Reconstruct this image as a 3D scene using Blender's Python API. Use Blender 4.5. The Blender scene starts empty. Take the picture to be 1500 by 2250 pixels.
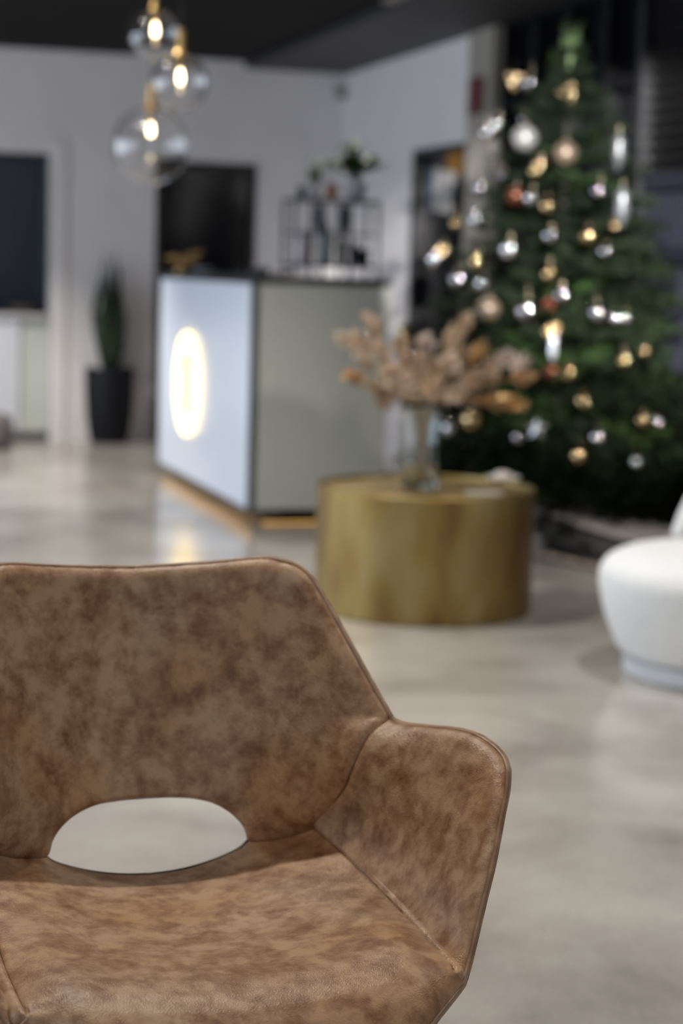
import bpy, math, random
import numpy as np
from mathutils import Vector, Matrix

S = bpy.context.scene
random.seed(7)
rng = np.random.RandomState(11)

# ------------------------------------------------------------------ camera
FPX = 4200.0                      # focal length in pixels of the 1500x2250 frame
CAM_H = 1.2
TILT = math.atan(530 / 4200.0)
ROLL = 0.027
cf = np.array([0, math.cos(TILT), -math.sin(TILT)])
cu0 = np.array([0, math.sin(TILT), math.cos(TILT)])
cr0 = np.array([1.0, 0, 0])
cr = cr0 * math.cos(ROLL) + cu0 * math.sin(ROLL)
cu = cu0 * math.cos(ROLL) - cr0 * math.sin(ROLL)
CAM = np.array([0, 0, CAM_H])
cam = bpy.data.cameras.new('camera')
co = bpy.data.objects.new('camera', cam)
S.collection.objects.link(co)
m = Matrix(((cr[0], cu[0], -cf[0], 0), (cr[1], cu[1], -cf[1], 0), (cr[2], cu[2], -cf[2], CAM_H), (0, 0, 0, 1)))
co.matrix_world = m
cam.sensor_fit = 'VERTICAL'
cam.sensor_height = 36
cam.sensor_width = 24
cam.lens = FPX / 2250 * 36
cam.clip_start = 0.05
cam.clip_end = 100
cam.dof.use_dof = True
cam.dof.focus_distance = 2.08
cam.dof.aperture_fstop = 3.5
S.camera = co

# ------------------------------------------------------------------ world, exposure
S.view_settings.view_transform = 'Standard'
S.view_settings.look = 'None'
S.view_settings.gamma = 1
S.view_settings.use_curve_mapping = False
S.view_settings.exposure = 0.0
W = bpy.data.worlds.new('world')
S.world = W
W.use_nodes = True
bgn = W.node_tree.nodes['Background']
bgn.inputs[0].default_value = (0.62, 0.78, 1.0, 1)
bgn.inputs[1].default_value = 0.35

# room frame: corner of back wall and right wall, u runs right along the back wall, w runs away along the right wall
RA = math.radians(16.5)
U = np.array([math.cos(RA), math.sin(RA), 0])
Wd = np.array([-math.sin(RA), math.cos(RA), 0])
BW = np.array([-1.936, 12.984, 0])      # a point on the back wall's foot
CEIL = 2.60


def ray(x, y):
    return cf + cr * (x - 750) / FPX - cu * (y - 1125) / FPX


def on_z(x, y, z=0.0):
    d = ray(x, y)
    return CAM + d * (z - CAM_H) / d[2]


def on_y(x, y, Y):
    d = ray(x, y)
    return CAM + d * Y / d[1]


def on_plane(x, y, P, N):
    d = ray(x, y)
    return CAM + d * ((P - CAM) @ N) / (d @ N)


# corner of the room: where the ceiling line of the back wall reaches x = 760
cz = on_plane(760, 155, BW, Wd)
CORNER = np.array([cz[0], cz[1], 0])


def room(s, t, z=0.0):
    """s metres right along the back wall from the corner, t metres towards the camera."""
    return CORNER + U * s - Wd * t + np.array([0, 0, z])


def to_room(p):
    q = np.array(p) - CORNER
    return q @ U, -(q @ Wd), p[2]


# ------------------------------------------------------------------ lights
def area(name, loc, rot, sx, sy, power, col):
    l = bpy.data.lights.new(name, 'AREA')
    l.shape = 'RECTANGLE'
    l.size = sx
    l.size_y = sy
    l.energy = power
    l.color = col
    o = bpy.data.objects.new(name, l)
    S.collection.objects.link(o)
    o.location = loc
    o.rotation_euler = rot
    return o


def spot(name, loc, power, col, size=110, blend=0.6, r=0.022, aim=None):
    l = bpy.data.lights.new(name, 'SPOT')
    l.energy = power
    l.color = col
    l.spot_size = math.radians(size)
    l.spot_blend = blend
    l.shadow_soft_size = r
    o = bpy.data.objects.new(name, l)
    S.collection.objects.link(o)
    o.location = loc
    if aim is not None:
        d = Vector(aim) - Vector(loc)
        o.rotation_euler = d.to_track_quat('-Z', 'Y').to_euler()
    return o


TREE_X = .95
LIGHTSPOTS = [  # x, y, power of the ceiling downlights
    (-0.55, 3.25, 135), (1.6, 3.2, 75), (-2.4, 5.2, 85), (1.15, 5.3, 110),
    (-1.2, 7.3, 85), (0.1, 9.2, 32), (-2.9, 8.6, 90), (-2.45, 11.3, 300),
    (-1.3, 0.6, 62), (1.0, 0.4, 30), (0.3, -1.6, 22), (2.0, -0.8, 30), (-0.55, 6.4, 130), (-0.3, 9.75, 80)]  # final pair added, unseen, to brighten the counter front and back wall
for i, (x, y, p) in enumerate(LIGHTSPOTS):
    spot('downlight_lamp', (x, y, CEIL - 0.03), p, (1.0, 0.93, 0.84) if i not in (3,) else (1, .97, .93), size=105 if y > 10 else 125 if y > 2 else 150)
# narrow accent spots on the tree
spot('accent_lamp', (1.05, 4.2, CEIL - .04), 4700, (1, .97, .93), size=22, blend=.4, r=.02, aim=(TREE_X + .15, 8.5, 1.45))
spot('accent_lamp', (1.50, 4.8, CEIL - .04), 2300, (1, .92, .80), size=18, blend=.4, r=.02, aim=(TREE_X + .14, 8.5, .72))
# daylight through the shop windows: far left and behind the camera
WINL = area('window_daylight_left', (-5.6, 6.5, 1.4), (0, math.radians(-90), 0), 2.3, 8.0, 250, (0.78, 0.87, 1.0))
WINB = area('window_daylight_front', (0.4, -4.35, 1.45), (math.radians(90), 0, 0), 6.0, 2.2, 40, (0.80, 0.89, 1.0))


# ------------------------------------------------------------------ materials
MATS = {}


def pmat(name, col, rough=0.5, metal=0.0, spec=0.5, **kw):
    mt = bpy.data.materials.new(name)
    mt.use_nodes = True
    b = mt.node_tree.nodes['Principled BSDF']
    b.inputs['Base Color'].default_value = (*col, 1)
    b.inputs['Roughness'].default_value = rough
    b.inputs['Metallic'].default_value = metal
    b.inputs['Specular IOR Level'].default_value = spec
    for k, v in kw.items():
        b.inputs[k.replace('_', ' ')].default_value = v
    MATS[name] = mt
    return mt


def nd(mt, typ, **kw):
    n = mt.node_tree.nodes.new(typ)
    for k, v in kw.items():
        setattr(n, k, v)
    return n


def lk(mt, a, b):
    mt.node_tree.links.new(a, b)


def noisy(name, c1, c2, scale=5.0, rough=0.5, metal=0.0, spec=0.5, detail=4, lo=0.35, hi=0.65, stretch=(1, 1, 1), bump=0.0, bscale=60, rvar=0.0):
    mt = pmat(name, c1, rough, metal, spec)
    b = mt.node_tree.nodes['Principled BSDF']
    tc = nd(mt, 'ShaderNodeTexCoord')
    mp = nd(mt, 'ShaderNodeMapping')
    mp.inputs['Scale'].default_value = stretch
    lk(mt, tc.outputs['Object'], mp.inputs[0])
    n = nd(mt, 'ShaderNodeTexNoise')
    n.inputs['Scale'].default_value = scale
    n.inputs['Detail'].default_value = detail
    lk(mt, mp.outputs[0], n.inputs['Vector'])
    r = nd(mt, 'ShaderNodeValToRGB')
    r.color_ramp.elements[0].position = lo
    r.color_ramp.elements[1].position = hi
    r.color_ramp.elements[0].color = (*c1, 1)
    r.color_ramp.elements[1].color = (*c2, 1)
    lk(mt, n.outputs[0], r.inputs[0])
    lk(mt, r.outputs[0], b.inputs['Base Color'])
    if rvar:
        mr = nd(mt, 'ShaderNodeMapRange')
        mr.inputs[3].default_value = rough - rvar
        mr.inputs[4].default_value = rough + rvar
        lk(mt, n.outputs[0], mr.inputs[0])
        lk(mt, mr.outputs[0], b.inputs['Roughness'])
    if bump:
        n2 = nd(mt, 'ShaderNodeTexNoise')
        n2.inputs['Scale'].default_value = bscale
        n2.inputs['Detail'].default_value = 3
        lk(mt, tc.outputs['Object'], n2.inputs['Vector'])
        bp = nd(mt, 'ShaderNodeBump')
        bp.inputs['Strength'].default_value = bump
        bp.inputs['Distance'].default_value = 0.005
        lk(mt, n2.outputs[0], bp.inputs['Height'])
        lk(mt, bp.outputs[0], b.inputs['Normal'])
    return mt


def emis(name, col, st):
    mt = pmat(name, col, 0.4)
    b = mt.node_tree.nodes['Principled BSDF']
    b.inputs['Emission Color'].default_value = (*col, 1)
    b.inputs['Emission Strength'].default_value = st
    return mt


def leather(name):
    mt = pmat(name, (0.3, 0.17, 0.1), 0.42, 0, 0.45)
    b = mt.node_tree.nodes['Principled BSDF']
    tc = nd(mt, 'ShaderNodeTexCoord')
    mp = nd(mt, 'ShaderNodeMapping')
    mp.inputs['Scale'].default_value = (1.0, 0.95, 1.0)
    lk(mt, tc.outputs['Object'], mp.inputs[0])
    big = nd(mt, 'ShaderNodeTexNoise')
    big.inputs['Scale'].default_value = 23
    big.inputs['Detail'].default_value = 7
    big.inputs['Roughness'].default_value = 0.56
    big.inputs['Distortion'].default_value = 0.5
    lk(mt, mp.outputs[0], big.inputs['Vector'])
    fine = nd(mt, 'ShaderNodeTexNoise')
    fine.inputs['Scale'].default_value = 42
    fine.inputs['Detail'].default_value = 8
    fine.inputs['Roughness'].default_value = 0.7
    lk(mt, mp.outputs[0], fine.inputs['Vector'])
    mix = nd(mt, 'ShaderNodeMix')
    mix.data_type = 'FLOAT'
    mix.inputs[0].default_value = 0.52
    lk(mt, big.outputs[0], mix.inputs[2])
    lk(mt, fine.outputs[0], mix.inputs[3])
    r = nd(mt, 'ShaderNodeValToRGB')
    e = r.color_ramp.elements
    e[0].position = 0.36
    e[0].color = (0.135, 0.054, 0.019, 1)
    e[1].position = 0.57
    e[1].color = (0.385, 0.252, 0.152, 1)
    e2 = r.color_ramp.elements.new(0.43)
    e2.color = (0.205, 0.104, 0.048, 1)
    e3 = r.color_ramp.elements.new(0.485)
    e3.color = (0.268, 0.155, 0.086, 1)
    lk(mt, mix.outputs[0], r.inputs[0])
    hue = nd(mt, 'ShaderNodeTexNoise')
    hue.inputs['Scale'].default_value = 6
    lk(mt, tc.outputs['Object'], hue.inputs['Vector'])
    mc = nd(mt, 'ShaderNodeMix')
    mc.data_type = 'RGBA'
    mc.blend_type = 'MULTIPLY'
    rr = nd(mt, 'ShaderNodeMapRange')
    rr.inputs[1].default_value = 0.45
    rr.inputs[2].default_value = 0.65
    lk(mt, hue.outputs[0], rr.inputs[0])
    lk(mt, rr.outputs[0], mc.inputs[0])
    lk(mt, r.outputs[0], mc.inputs[6])
    mc.inputs[7].default_value = (0.95, 0.83, 0.66, 1)
    lk(mt, mc.outputs[2], b.inputs['Base Color'])
    grain = nd(mt, 'ShaderNodeTexVoronoi')
    grain.inputs['Scale'].default_value = 620
    lk(mt, tc.outputs['Object'], grain.inputs['Vector'])
    wr = nd(mt, 'ShaderNodeTexNoise')
    wr.inputs['Scale'].default_value = 150
    wr.inputs['Detail'].default_value = 5
    wr.inputs['Distortion'].default_value = 1.5
    lk(mt, tc.outputs['Object'], wr.inputs['Vector'])
    ad = nd(mt, 'ShaderNodeMath', operation='MULTIPLY_ADD')
    ad.inputs[1].default_value = 0.45
    lk(mt, grain.outputs['Distance'], ad.inputs[0])
    lk(mt, wr.outputs[0], ad.inputs[2])
    bp = nd(mt, 'ShaderNodeBump')
    bp.inputs['Strength'].default_value = 0.38
    bp.inputs['Distance'].default_value = 0.0018
    lk(mt, ad.outputs[0], bp.inputs['Height'])
    lk(mt, bp.outputs[0], b.inputs['Normal'])
    mr = nd(mt, 'ShaderNodeMapRange')
    mr.inputs[3].default_value = 0.52
    mr.inputs[4].default_value = 0.34
    lk(mt, mix.outputs[0], mr.inputs[0])
    lk(mt, mr.outputs[0], b.inputs['Roughness'])
    return mt


LEATHER = leather('distressed_leather')
PIPING = noisy('piping_leather', (0.16, 0.085, 0.045), (0.27, 0.16, 0.09), 40, 0.45)
THREAD = pmat('thread', (0.36, 0.22, 0.11), 0.7)
BLACKMETAL = noisy('black_metal', (0.012, 0.012, 0.014), (0.02, 0.02, 0.022), 20, 0.4)


def concrete():
    mt = pmat('polished_concrete', (0.3, 0.29, 0.27), 0.16, 0, 0.55)
    b = mt.node_tree.nodes['Principled BSDF']
    tc = nd(mt, 'ShaderNodeTexCoord')
    a = nd(mt, 'ShaderNodeTexNoise')
    a.inputs['Scale'].default_value = 1.6
    a.inputs['Detail'].default_value = 7
    a.inputs['Roughness'].default_value = 0.6
    a.inputs['Distortion'].default_value = 0.35
    lk(mt, tc.outputs['Object'], a.inputs['Vector'])
    r = nd(mt, 'ShaderNodeValToRGB')
    e = r.color_ramp.elements
    e[0].position = 0.33
    e[0].color = (0.225, 0.203, 0.180, 1)
    e[1].position = 0.66
    e[1].color = (0.460, 0.438, 0.400, 1)
    e2 = e.new(0.5)
    e2.color = (0.365, 0.340, 0.310, 1)
    lk(mt, a.outputs[0], r.inputs[0])
    f = nd(mt, 'ShaderNodeTexNoise')
    f.inputs['Scale'].default_value = 90
    f.inputs['Detail'].default_value = 4
    lk(mt, tc.outputs['Object'], f.inputs['Vector'])
    mx = nd(mt, 'ShaderNodeMix')
    mx.data_type = 'RGBA'
    mx.blend_type = 'OVERLAY'
    mx.inputs[0].default_value = 0.18
    lk(mt, r.outputs[0], mx.inputs[6])
    lk(mt, f.outputs[0], mx.inputs[7])
    lk(mt, mx.outputs[2], b.inputs['Base Color'])
    mr = nd(mt, 'ShaderNodeMapRange')
    mr.inputs[1].default_value = 0.35
    mr.inputs[2].default_value = 0.65
    mr.inputs[3].default_value = 0.24
    mr.inputs[4].default_value = 0.15
    lk(mt, a.outputs[0], mr.inputs[0])
    lk(mt, mr.outputs[0], b.inputs['Roughness'])
    return mt


CONCRETE = concrete()
WALL = noisy('wall_paint', (0.74, 0.715, 0.72), (0.78, 0.755, 0.76), 3, 0.55)
WALLB = noisy('left_wall_paint', (0.5, 0.5, 0.52), (0.54, 0.54, 0.56), 3, 0.6)
CEILM = noisy('ceiling_black', (0.003, 0.003, 0.0035), (0.005, 0.005, 0.006), 4, 0.8, spec=0.15)
SOFFIT = noisy('soffit_paint', (0.018, 0.018, 0.021), (0.024, 0.024, 0.028), 4, 0.6)
BLACKGLASS = pmat('black_glass', (0.005, 0.005, 0.007), 0.12, 0, 0.35)
DARKVOID = pmat('dark_panel', (0.004, 0.004, 0.005), 0.6, 0, .2)
BEIGE = noisy('beige_paint', (0.30, 0.27, 0.24), (0.34, 0.31, 0.27), 3, 0.6)
SLATE = noisy('slate_paint', (0.050, 0.058, 0.075), (0.06, 0.068, 0.085), 3, 0.6)
WHITEP = noisy('white_lacquer', (0.58, 0.60, 0.66), (0.62, 0.64, 0.70), 3, 0.35)
GREENW = noisy('pale_green_white', (0.50, 0.53, 0.49), (0.54, 0.57, 0.53), 3, 0.35)


# ------------------------------------------------------------------ mesh helpers
class MB:
    def __init__(s):
        s.v = []
        s.f = []
        s.n = 0

    def add(s, verts, faces):
        verts = np.asarray(verts, float).reshape(-1, 3)
        s.v.append(verts)
        for f in faces:
            s.f.append(tuple(int(i) + s.n for i in f))
        s.n += len(verts)
        return s

    def box(s, c, size, R=None, bev=0.0):
        hx, hy, hz = [q / 2 for q in size]
        if bev > 0:
            b = min(bev, hx * .9, hy * .9, hz * .9)
            pts = []
            for z, k in ((-hz, b), (-hz + b, 0), (hz - b, 0), (hz, b)):
                x, y = hx - k, hy - k
                cc = b
                pts += [(-x + cc, -y, z), (x - cc, -y, z), (x, -y + cc, z), (x, y - cc, z), (x - cc, y, z), (-x + cc, y, z), (-x, y - cc, z), (-x, -y + cc, z)]
            pts = np.array(pts)
            fs = [tuple(range(7, -1, -1)), tuple(range(24, 32))]
            for k in range(3):
                for i in range(8):
                    j = (i + 1) % 8
                    fs.append((k * 8 + i, k * 8 + j, k * 8 + 8 + j, k * 8 + 8 + i))
        else:
            pts = np.array([(-hx, -hy, -hz), (hx, -hy, -hz), (hx, hy, -hz), (-hx, hy, -hz), (-hx, -hy, hz), (hx, -hy, hz), (hx, hy, hz), (-hx, hy, hz)])
            fs = [(3, 2, 1, 0), (4, 5, 6, 7), (0, 1, 5, 4), (1, 2, 6, 5), (2, 3, 7, 6), (3, 0, 4, 7)]
        if R is not None:
            pts = pts @ np.array(R).T
        return s.add(pts + np.array(c), fs)

    def rbox(s, s0, s1, t0, t1, z0, z1, bev=0):
        """box given in room coordinates"""
        c = room((s0 + s1) / 2, (t0 + t1) / 2, (z0 + z1) / 2)
        return s.box(c, (abs(s1 - s0), abs(t1 - t0), abs(z1 - z0)), ROOMR, bev)

    def tube(s, pts, r, seg=8, caps=True, closed=False):
        P = np.asarray(pts, float)
        n = len(P)
        rr = np.full(n, r) if np.isscalar(r) else np.asarray(r, float)
        T = np.zeros_like(P)
        if closed:
            T = np.roll(P, -1, 0) - np.roll(P, 1, 0)
        else:
            T[1:-1] = P[2:] - P[:-2]
            T[0] = P[1] - P[0]
            T[-1] = P[-1] - P[-2]
        T /= np.linalg.norm(T, axis=1)[:, None] + 1e-12
        up = np.array([0, 0, 1.0]) if abs(T[0][2]) < 0.9 else np.array([1.0, 0, 0])
        N = np.cross(T[0], up)
        N /= np.linalg.norm(N)
        vs = []
        for i in range(n):
            N = N - T[i] * (N @ T[i])
            N /= np.linalg.norm(N) + 1e-12
            B = np.cross(T[i], N)
            for k in range(seg):
                a = 2 * math.pi * k / seg
                vs.append(P[i] + rr[i] * (math.cos(a) * N + math.sin(a) * B))
        fs = []
        for i in range(n if closed else n - 1):
            j = (i + 1) % n
            for k in range(seg):
                l = (k + 1) % seg
                fs.append((i * seg + k, i * seg + l, j * seg + l, j * seg + k))
        if caps and not closed:
            fs.append(tuple(range(seg - 1, -1, -1)))
            fs.append(tuple((n - 1) * seg + k for k in range(seg)))
        return s.add(vs, fs)

    def lathe(s, prof, c=(0, 0, 0), seg=32, cap0=False, cap1=False, sx=1.0, sy=1.0):
        vs = []
        for r, z in prof:
            for k in range(seg):
                a = 2 * math.pi * k / seg
                vs.append((c[0] + r * sx * math.cos(a), c[1] + r * sy * math.sin(a), c[2] + z))
        fs = []
        for i in range(len(prof) - 1):
            for k in range(seg):
                l = (k + 1) % seg
                fs.append((i * seg + k, i * seg + l, (i + 1) * seg + l, (i + 1) * seg + k))
        if cap0:
            fs.append(tuple(range(seg - 1, -1, -1)))
        if cap1:
            fs.append(tuple((len(prof) - 1) * seg + k for k in range(seg)))
        return s.add(vs, fs)

    def leaf(s, base, d, n, L, w, bend=0.15):
        d = np.array(d, float); d /= np.linalg.norm(d)
        n = np.array(n, float); n -= d * (n @ d); n /= np.linalg.norm(n) + 1e-9
        sd = np.cross(d, n)
        b = np.array(base, float)
        P = []
        for t, k in ((0, .08), (.3, .85), (.62, .9), (1, .05)):
            c = b + d * L * t - n * bend * L * t * t
            P += [c - sd * w * k / 2 + n * .06 * w * k, c + n * 0, c + sd * w * k / 2 + n * .06 * w * k]
        fs = []
        for i in range(3):
            for j in range(2):
                fs.append((i * 3 + j, i * 3 + j + 1, i * 3 + j + 4, i * 3 + j + 3))
        return s.add(P, fs)

    def mesh(s, name, mat, smooth=True, ang=35):
        me = bpy.data.meshes.new(name)
        V = np.concatenate(s.v)
        me.from_pydata(V.tolist(), [], s.f)
        me.update()
        if smooth:
            me.polygons.foreach_set('use_smooth', [True] * len(me.polygons))
            if ang < 180:
                try:
                    me.set_sharp_from_angle(angle=math.radians(ang))
                except Exception:
                    pass
        me.materials.append(mat)
        return me

    def build(s, name, mat, parent=None, smooth=True, ang=35, fix=False):
        me = s.mesh(name, mat, smooth, ang)
        if fix:
            import bmesh
            bm = bmesh.new(); bm.from_mesh(me)
            bmesh.ops.recalc_face_normals(bm, faces=bm.faces[:]); bm.to_mesh(me); bm.free()
        return link(name, me, parent)


ROOMR = np.array([[U[0], -Wd[0], 0], [U[1], -Wd[1], 0], [0, 0, 1]])


def link(name, me, parent=None):
    o = bpy.data.objects.new(name, me)
    S.collection.objects.link(o)
    if parent is not None:
        o.parent = parent
        o.matrix_parent_inverse = world_of(parent).inverted()
    return o


WM = {}


def world_of(o):
    m_ = o.matrix_basis.copy()
    if o.parent is not None:
        m_ = world_of(o.parent) @ o.matrix_parent_inverse @ m_
    return m_


def tag(o, label=None, cat=None, group=None, kind=None):
    if label: o['label'] = label
    if cat: o['category'] = cat
    if group: o['group'] = group
    if kind: o['kind'] = kind
    return o


def thing(name, loc, label, cat, group=None, rz=0.0):
    o = bpy.data.objects.new(name, None)
    o.empty_display_size = 0.1
    S.collection.objects.link(o)
    o.location = loc
    o.rotation_euler = (0, 0, rz)
    return tag(o, label, cat, group)


def copy_tree(o, parent=None):
    c = o.copy()
    S.collection.objects.link(c)
    if parent is not None:
        c.parent = parent
        c.matrix_parent_inverse = o.matrix_parent_inverse.copy()
    for ch in list(o.children):
        copy_tree(ch, c)
    return c


def catmull(P, n=12):
    P = np.asarray(P, float)
    Q = np.vstack([2 * P[0] - P[1], P, 2 * P[-1] - P[-2]])
    out = []
    for i in range(1, len(Q) - 2):
        p0, p1, p2, p3 = Q[i - 1], Q[i], Q[i + 1], Q[i + 2]
        d1 = max(np.linalg.norm(p1 - p0), 1e-6) ** .5
        d2 = max(np.linalg.norm(p2 - p1), 1e-6) ** .5
        d3 = max(np.linalg.norm(p3 - p2), 1e-6) ** .5
        m1 = ((p1 - p0) / d1 - (p2 - p0) / (d1 + d2) + (p2 - p1) / d2) * d2
        m2 = ((p2 - p1) / d2 - (p3 - p1) / (d2 + d3) + (p3 - p2) / d3) * d2
        for k in range(n):
            t = k / n
            out.append((2 * t ** 3 - 3 * t * t + 1) * p1 + (t ** 3 - 2 * t * t + t) * m1 + (-2 * t ** 3 + 3 * t * t) * p2 + (t ** 3 - t * t) * m2)
    out.append(P[-1])
    return np.array(out)


def resample(P, n, power=None, params=None):
    P = np.asarray(P, float)
    d = np.r_[0, np.cumsum(np.linalg.norm(np.diff(P, axis=0), axis=1))]
    t = (np.linspace(0, 1, n) if params is None else params) * d[-1]
    return np.stack([np.interp(t, d, P[:, k]) for k in range(3)], 1)


# ================================================================== STRUCTURE
def struct(o):
    o['kind'] = 'structure'
    return o


fl = MB().box((0, 5.0, -0.05), (16, 24, 0.1)).build('floor', CONCRETE, smooth=False)
struct(fl)

# back wall, with a low opening at the left and the black door; segments from s (room) values
sL0 = to_room(on_plane(112, 500, BW, Wd))[0]       # right edge of the left opening
sD0 = to_room(on_plane(341, 500, BW, Wd))[0]
sD1 = to_room(on_plane(560, 500, BW, Wd))[0]
zO1 = on_plane(60, 334, BW, Wd)[2]
zO0 = on_plane(60, 690, BW, Wd)[2]
zD1 = on_plane(450, 357, BW, Wd)[2]
SLEFT = -9.0
wb = MB()
wb.rbox(SLEFT, sL0 - 2.2, -0.14, 0, 0, CEIL)
wb.rbox(sL0 - 2.2, sL0, -0.14, 0, zO1, CEIL)
wb.rbox(sL0, sD0, -0.14, 0, 0, CEIL)
wb.rbox(sD0, sD1, -0.14, 0, zD1, CEIL)
wb.rbox(sD1, 0.3, -0.14, 0, 0, CEIL)
struct(wb.build('wall_back', WALL, smooth=False))
# pilaster face beside the left opening
struct(MB().rbox(sL0, sL0 + 0.10, 0, 0.018, 0, zO1 + .08).build('trim_1', WALL, smooth=False))
# alcove behind the left opening
al = MB()
al.rbox(sL0 - 2.4, sL0 + 0.2, -0.9, -0.85, 0, CEIL)
al.rbox(sL0 + 0.0, sL0 + 0.05, -0.86, -0.145, 0, CEIL)
al.rbox(sL0 - 2.4, sL0 + .2, -0.86, -0.14, 2.2, 2.25)
al.rbox(sL0 - 2.45, sL0 - 2.4, -0.9, -0.145, 0, CEIL)
struct(al.build('wall_alcove', SLATE, smooth=False))
# service counter filling the lower part of the opening
sc = thing('service_counter', room(sL0 - 1.1, -0.02, 0), 'pale panelled counter below the grey opening at the far left', 'counter')
MB().rbox(sL0 - 2.19, sL0 - 0.005, -0.50, 0.03, zO0 - 0.035, zO0, .004).build('worktop', noisy('pale_worktop', (.42, .42, .44), (.5, .5, .52), 5, .4), sc)
sJ = to_room(on_plane(45, 800, BW, Wd))[0]
MB().rbox(sJ + 0.004, sL0 - 0.006, -0.44, -0.02, 0.06, zO0 - 0.036, .003).build('end_panel', GREENW, sc)
MB().rbox(sL0 - 2.18, sJ - 0.004, -0.44, 0.0, 0.06, zO0 - 0.036, .003).build('front_panel', WHITEP, sc)
MB().rbox(sL0 - 2.18, sL0 - 0.006, -0.40, -0.06, 0.0, 0.06).build('plinth', pmat('grey_plinth', (.2, .2, .19), .6), sc)

# black glazed door in the back wall
d1 = thing('door_1', room((sD0 + sD1) / 2, -0.05, 0), None, None)
struct(d1)
MB().rbox(sD0 + .03, sD1 - .03, -0.09, -0.05, 0.01, zD1 - .03).build('door_leaf', BLACKGLASS, d1, smooth=False)
fr = MB()
fr.rbox(sD0, sD0 + .035, -0.13, 0.012, 0, zD1)
fr.rbox(sD1 - .035, sD1, -0.13, 0.012, 0, zD1)
fr.rbox(sD0, sD1, -0.13, 0.012, zD1 - .035, zD1)
fr.build('door_frame', pmat('brown_black_frame', (.03, .024, .022), .45), d1, smooth=False)
hb = MB().tube([room(sD1 - .1, -.01, .9), room(sD1 - .1, -.01, 1.2)], .012)
hb.rbox(sD1 - .105, sD1 - .095, -.05, -.01, .92, .94).rbox(sD1 - .105, sD1 - .095, -.05, -.01, 1.16, 1.18)
hb.build('door_handle', BLACKMETAL, d1)

# right wall, white up to the beige column, then dark glazing
NU = -U


def right_t(px, py=400):
    return to_room(on_plane(px, py, CORNER, U))[1]


tDa, tDb, tCol0, tCol1 = right_t(908), right_t(1030), right_t(1037, 200), right_t(1092, 200)
zDoor = on_plane(960, 322, CORNER, U)[2]
wr = MB()
wr.rbox(0, 0.14, 0.0, tDa, 0, CEIL)
wr.rbox(0, 0.14, tDa, tDb, zDoor, CEIL)
wr.rbox(0, 0.14, tDb, tCol0 + .01, 0, CEIL)
struct(wr.build('wall_right', WALL, smooth=False))
struct(MB().rbox(-0.03, 0.14, tCol0 + .01, tCol1, 0, CEIL).build('trim_2', BEIGE, smooth=False))

d2 = struct(thing('door_2', room(0.05, (tDa + tDb) / 2, 0), None, None))
MB().rbox(0.05, 0.09, tDa + .03, tDb - .03, 0.01, zDoor - .03).build('door_leaf', BLACKGLASS, d2, smooth=False)
fr = MB()
fr.rbox(-0.012, 0.13, tDa, tDa + .05, 0, zDoor)
fr.rbox(-0.012, 0.13, tDb - .035, tDb, 0, zDoor)
fr.rbox(-0.012, 0.13, tDa, tDb, zDoor - .04, zDoor)
fr.build('door_frame', BLACKMETAL, d2, smooth=False)

# dark glazed front right of the column, three bays with mullions
gl = struct(thing('window_1', room(0.1, tCol1 + 2, 0), None, None))
tEnd = right_t(1392)
MB().rbox(0.10, 0.12, tCol1, tEnd, 0, CEIL).build('pane', BLACKGLASS, gl, smooth=False)
for k in range(5):
    t = tCol1 + (tEnd - tCol1) * k / 4
    MB().rbox(0.03, 0.13, t - .025 + (.025 if k == 0 else 0), t + .025, 0, CEIL).build('mullion', DARKVOID, gl, smooth=False)
for z in (0.05, 2.12, CEIL - .03):
    MB().rbox(0.04, 0.125, tCol1, tEnd, z - .03, z + .03).build('transom', DARKVOID, gl, smooth=False)

# navy louvred and ribbed screen at the right edge of the picture
NAVY = noisy('navy_paint', (0.009, 0.010, 0.018), (0.012, 0.013, 0.022), 3, 0.4, spec=.4)
NAVY2 = noisy('charcoal_slat', (0.012, 0.011, 0.012), (0.016, 0.014, 0.015), 3, 0.4, spec=.4)
scr = thing('louvred_screen', room(-0.02, tEnd + 1.0, 0), 'tall dark navy screen with louvres above vertical ribs, right of the decorated tree', 'screen')
t0, t1 = tEnd + .03, tEnd + 2.6
zs1 = on_plane(1440, 400, CORNER, U)[2]
zs2 = on_plane(1450, 560, CORNER, U)[2]
zs3 = on_plane(1450, 868, CORNER, U)[2]
MB().rbox(0.06, 0.09, t0, t1, 0, CEIL - .01).build('backing_panel', DARKVOID, scr, smooth=False)
for t in (t0, t1):
    MB().rbox(-0.01, 0.06, t - .03, t + .03, 0, CEIL - .01).build('stile', BLACKMETAL, scr, smooth=False)
sl_me = None
nsl = int((CEIL - zs1) / 0.058)
for k in range(nsl):
    z = zs1 + .03 + k * .058
    q = math.radians(32)
    Rm = ROOMR @ np.array([[math.cos(q), 0, math.sin(q)], [0, 1, 0], [-math.sin(q), 0, math.cos(q)]])
    if sl_me is None:
        sl_me = MB().box((0, 0, 0), (.05, t1 - t0 - .06, .006), Rm).mesh('slat', NAVY2, False)
    o = link('slat', sl_me, None)
    o.location = room(0.03, (t0 + t1) / 2, z)
    bpy.context.view_layer.update()
    o.parent = scr
    o.matrix_parent_inverse = world_of(scr).inverted()
for z in (zs1, zs2, zs3):
    MB().rbox(0.0, 0.06, t0 + .03, t1 - .03, z - .035, z + .035).build('rail', NAVY, scr, smooth=False)
rib_me = {}
for (a, b) in ((zs3 + .036, zs2 - .036), (zs2 + .036, zs1 - .036)):
    me = MB().box((0, 0, 0), (.03, .022, b - a), ROOMR).mesh('rib', NAVY, False)
    n = int((t1 - t0 - .1) / .045)
    for k in range(n):
        o = link('rib', me, None)
        o.location = room(0.038, t0 + .055 + k * .045, (a + b) / 2)
        o.parent = scr
        o.matrix_parent_inverse = world_of(scr).inverted()
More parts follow.
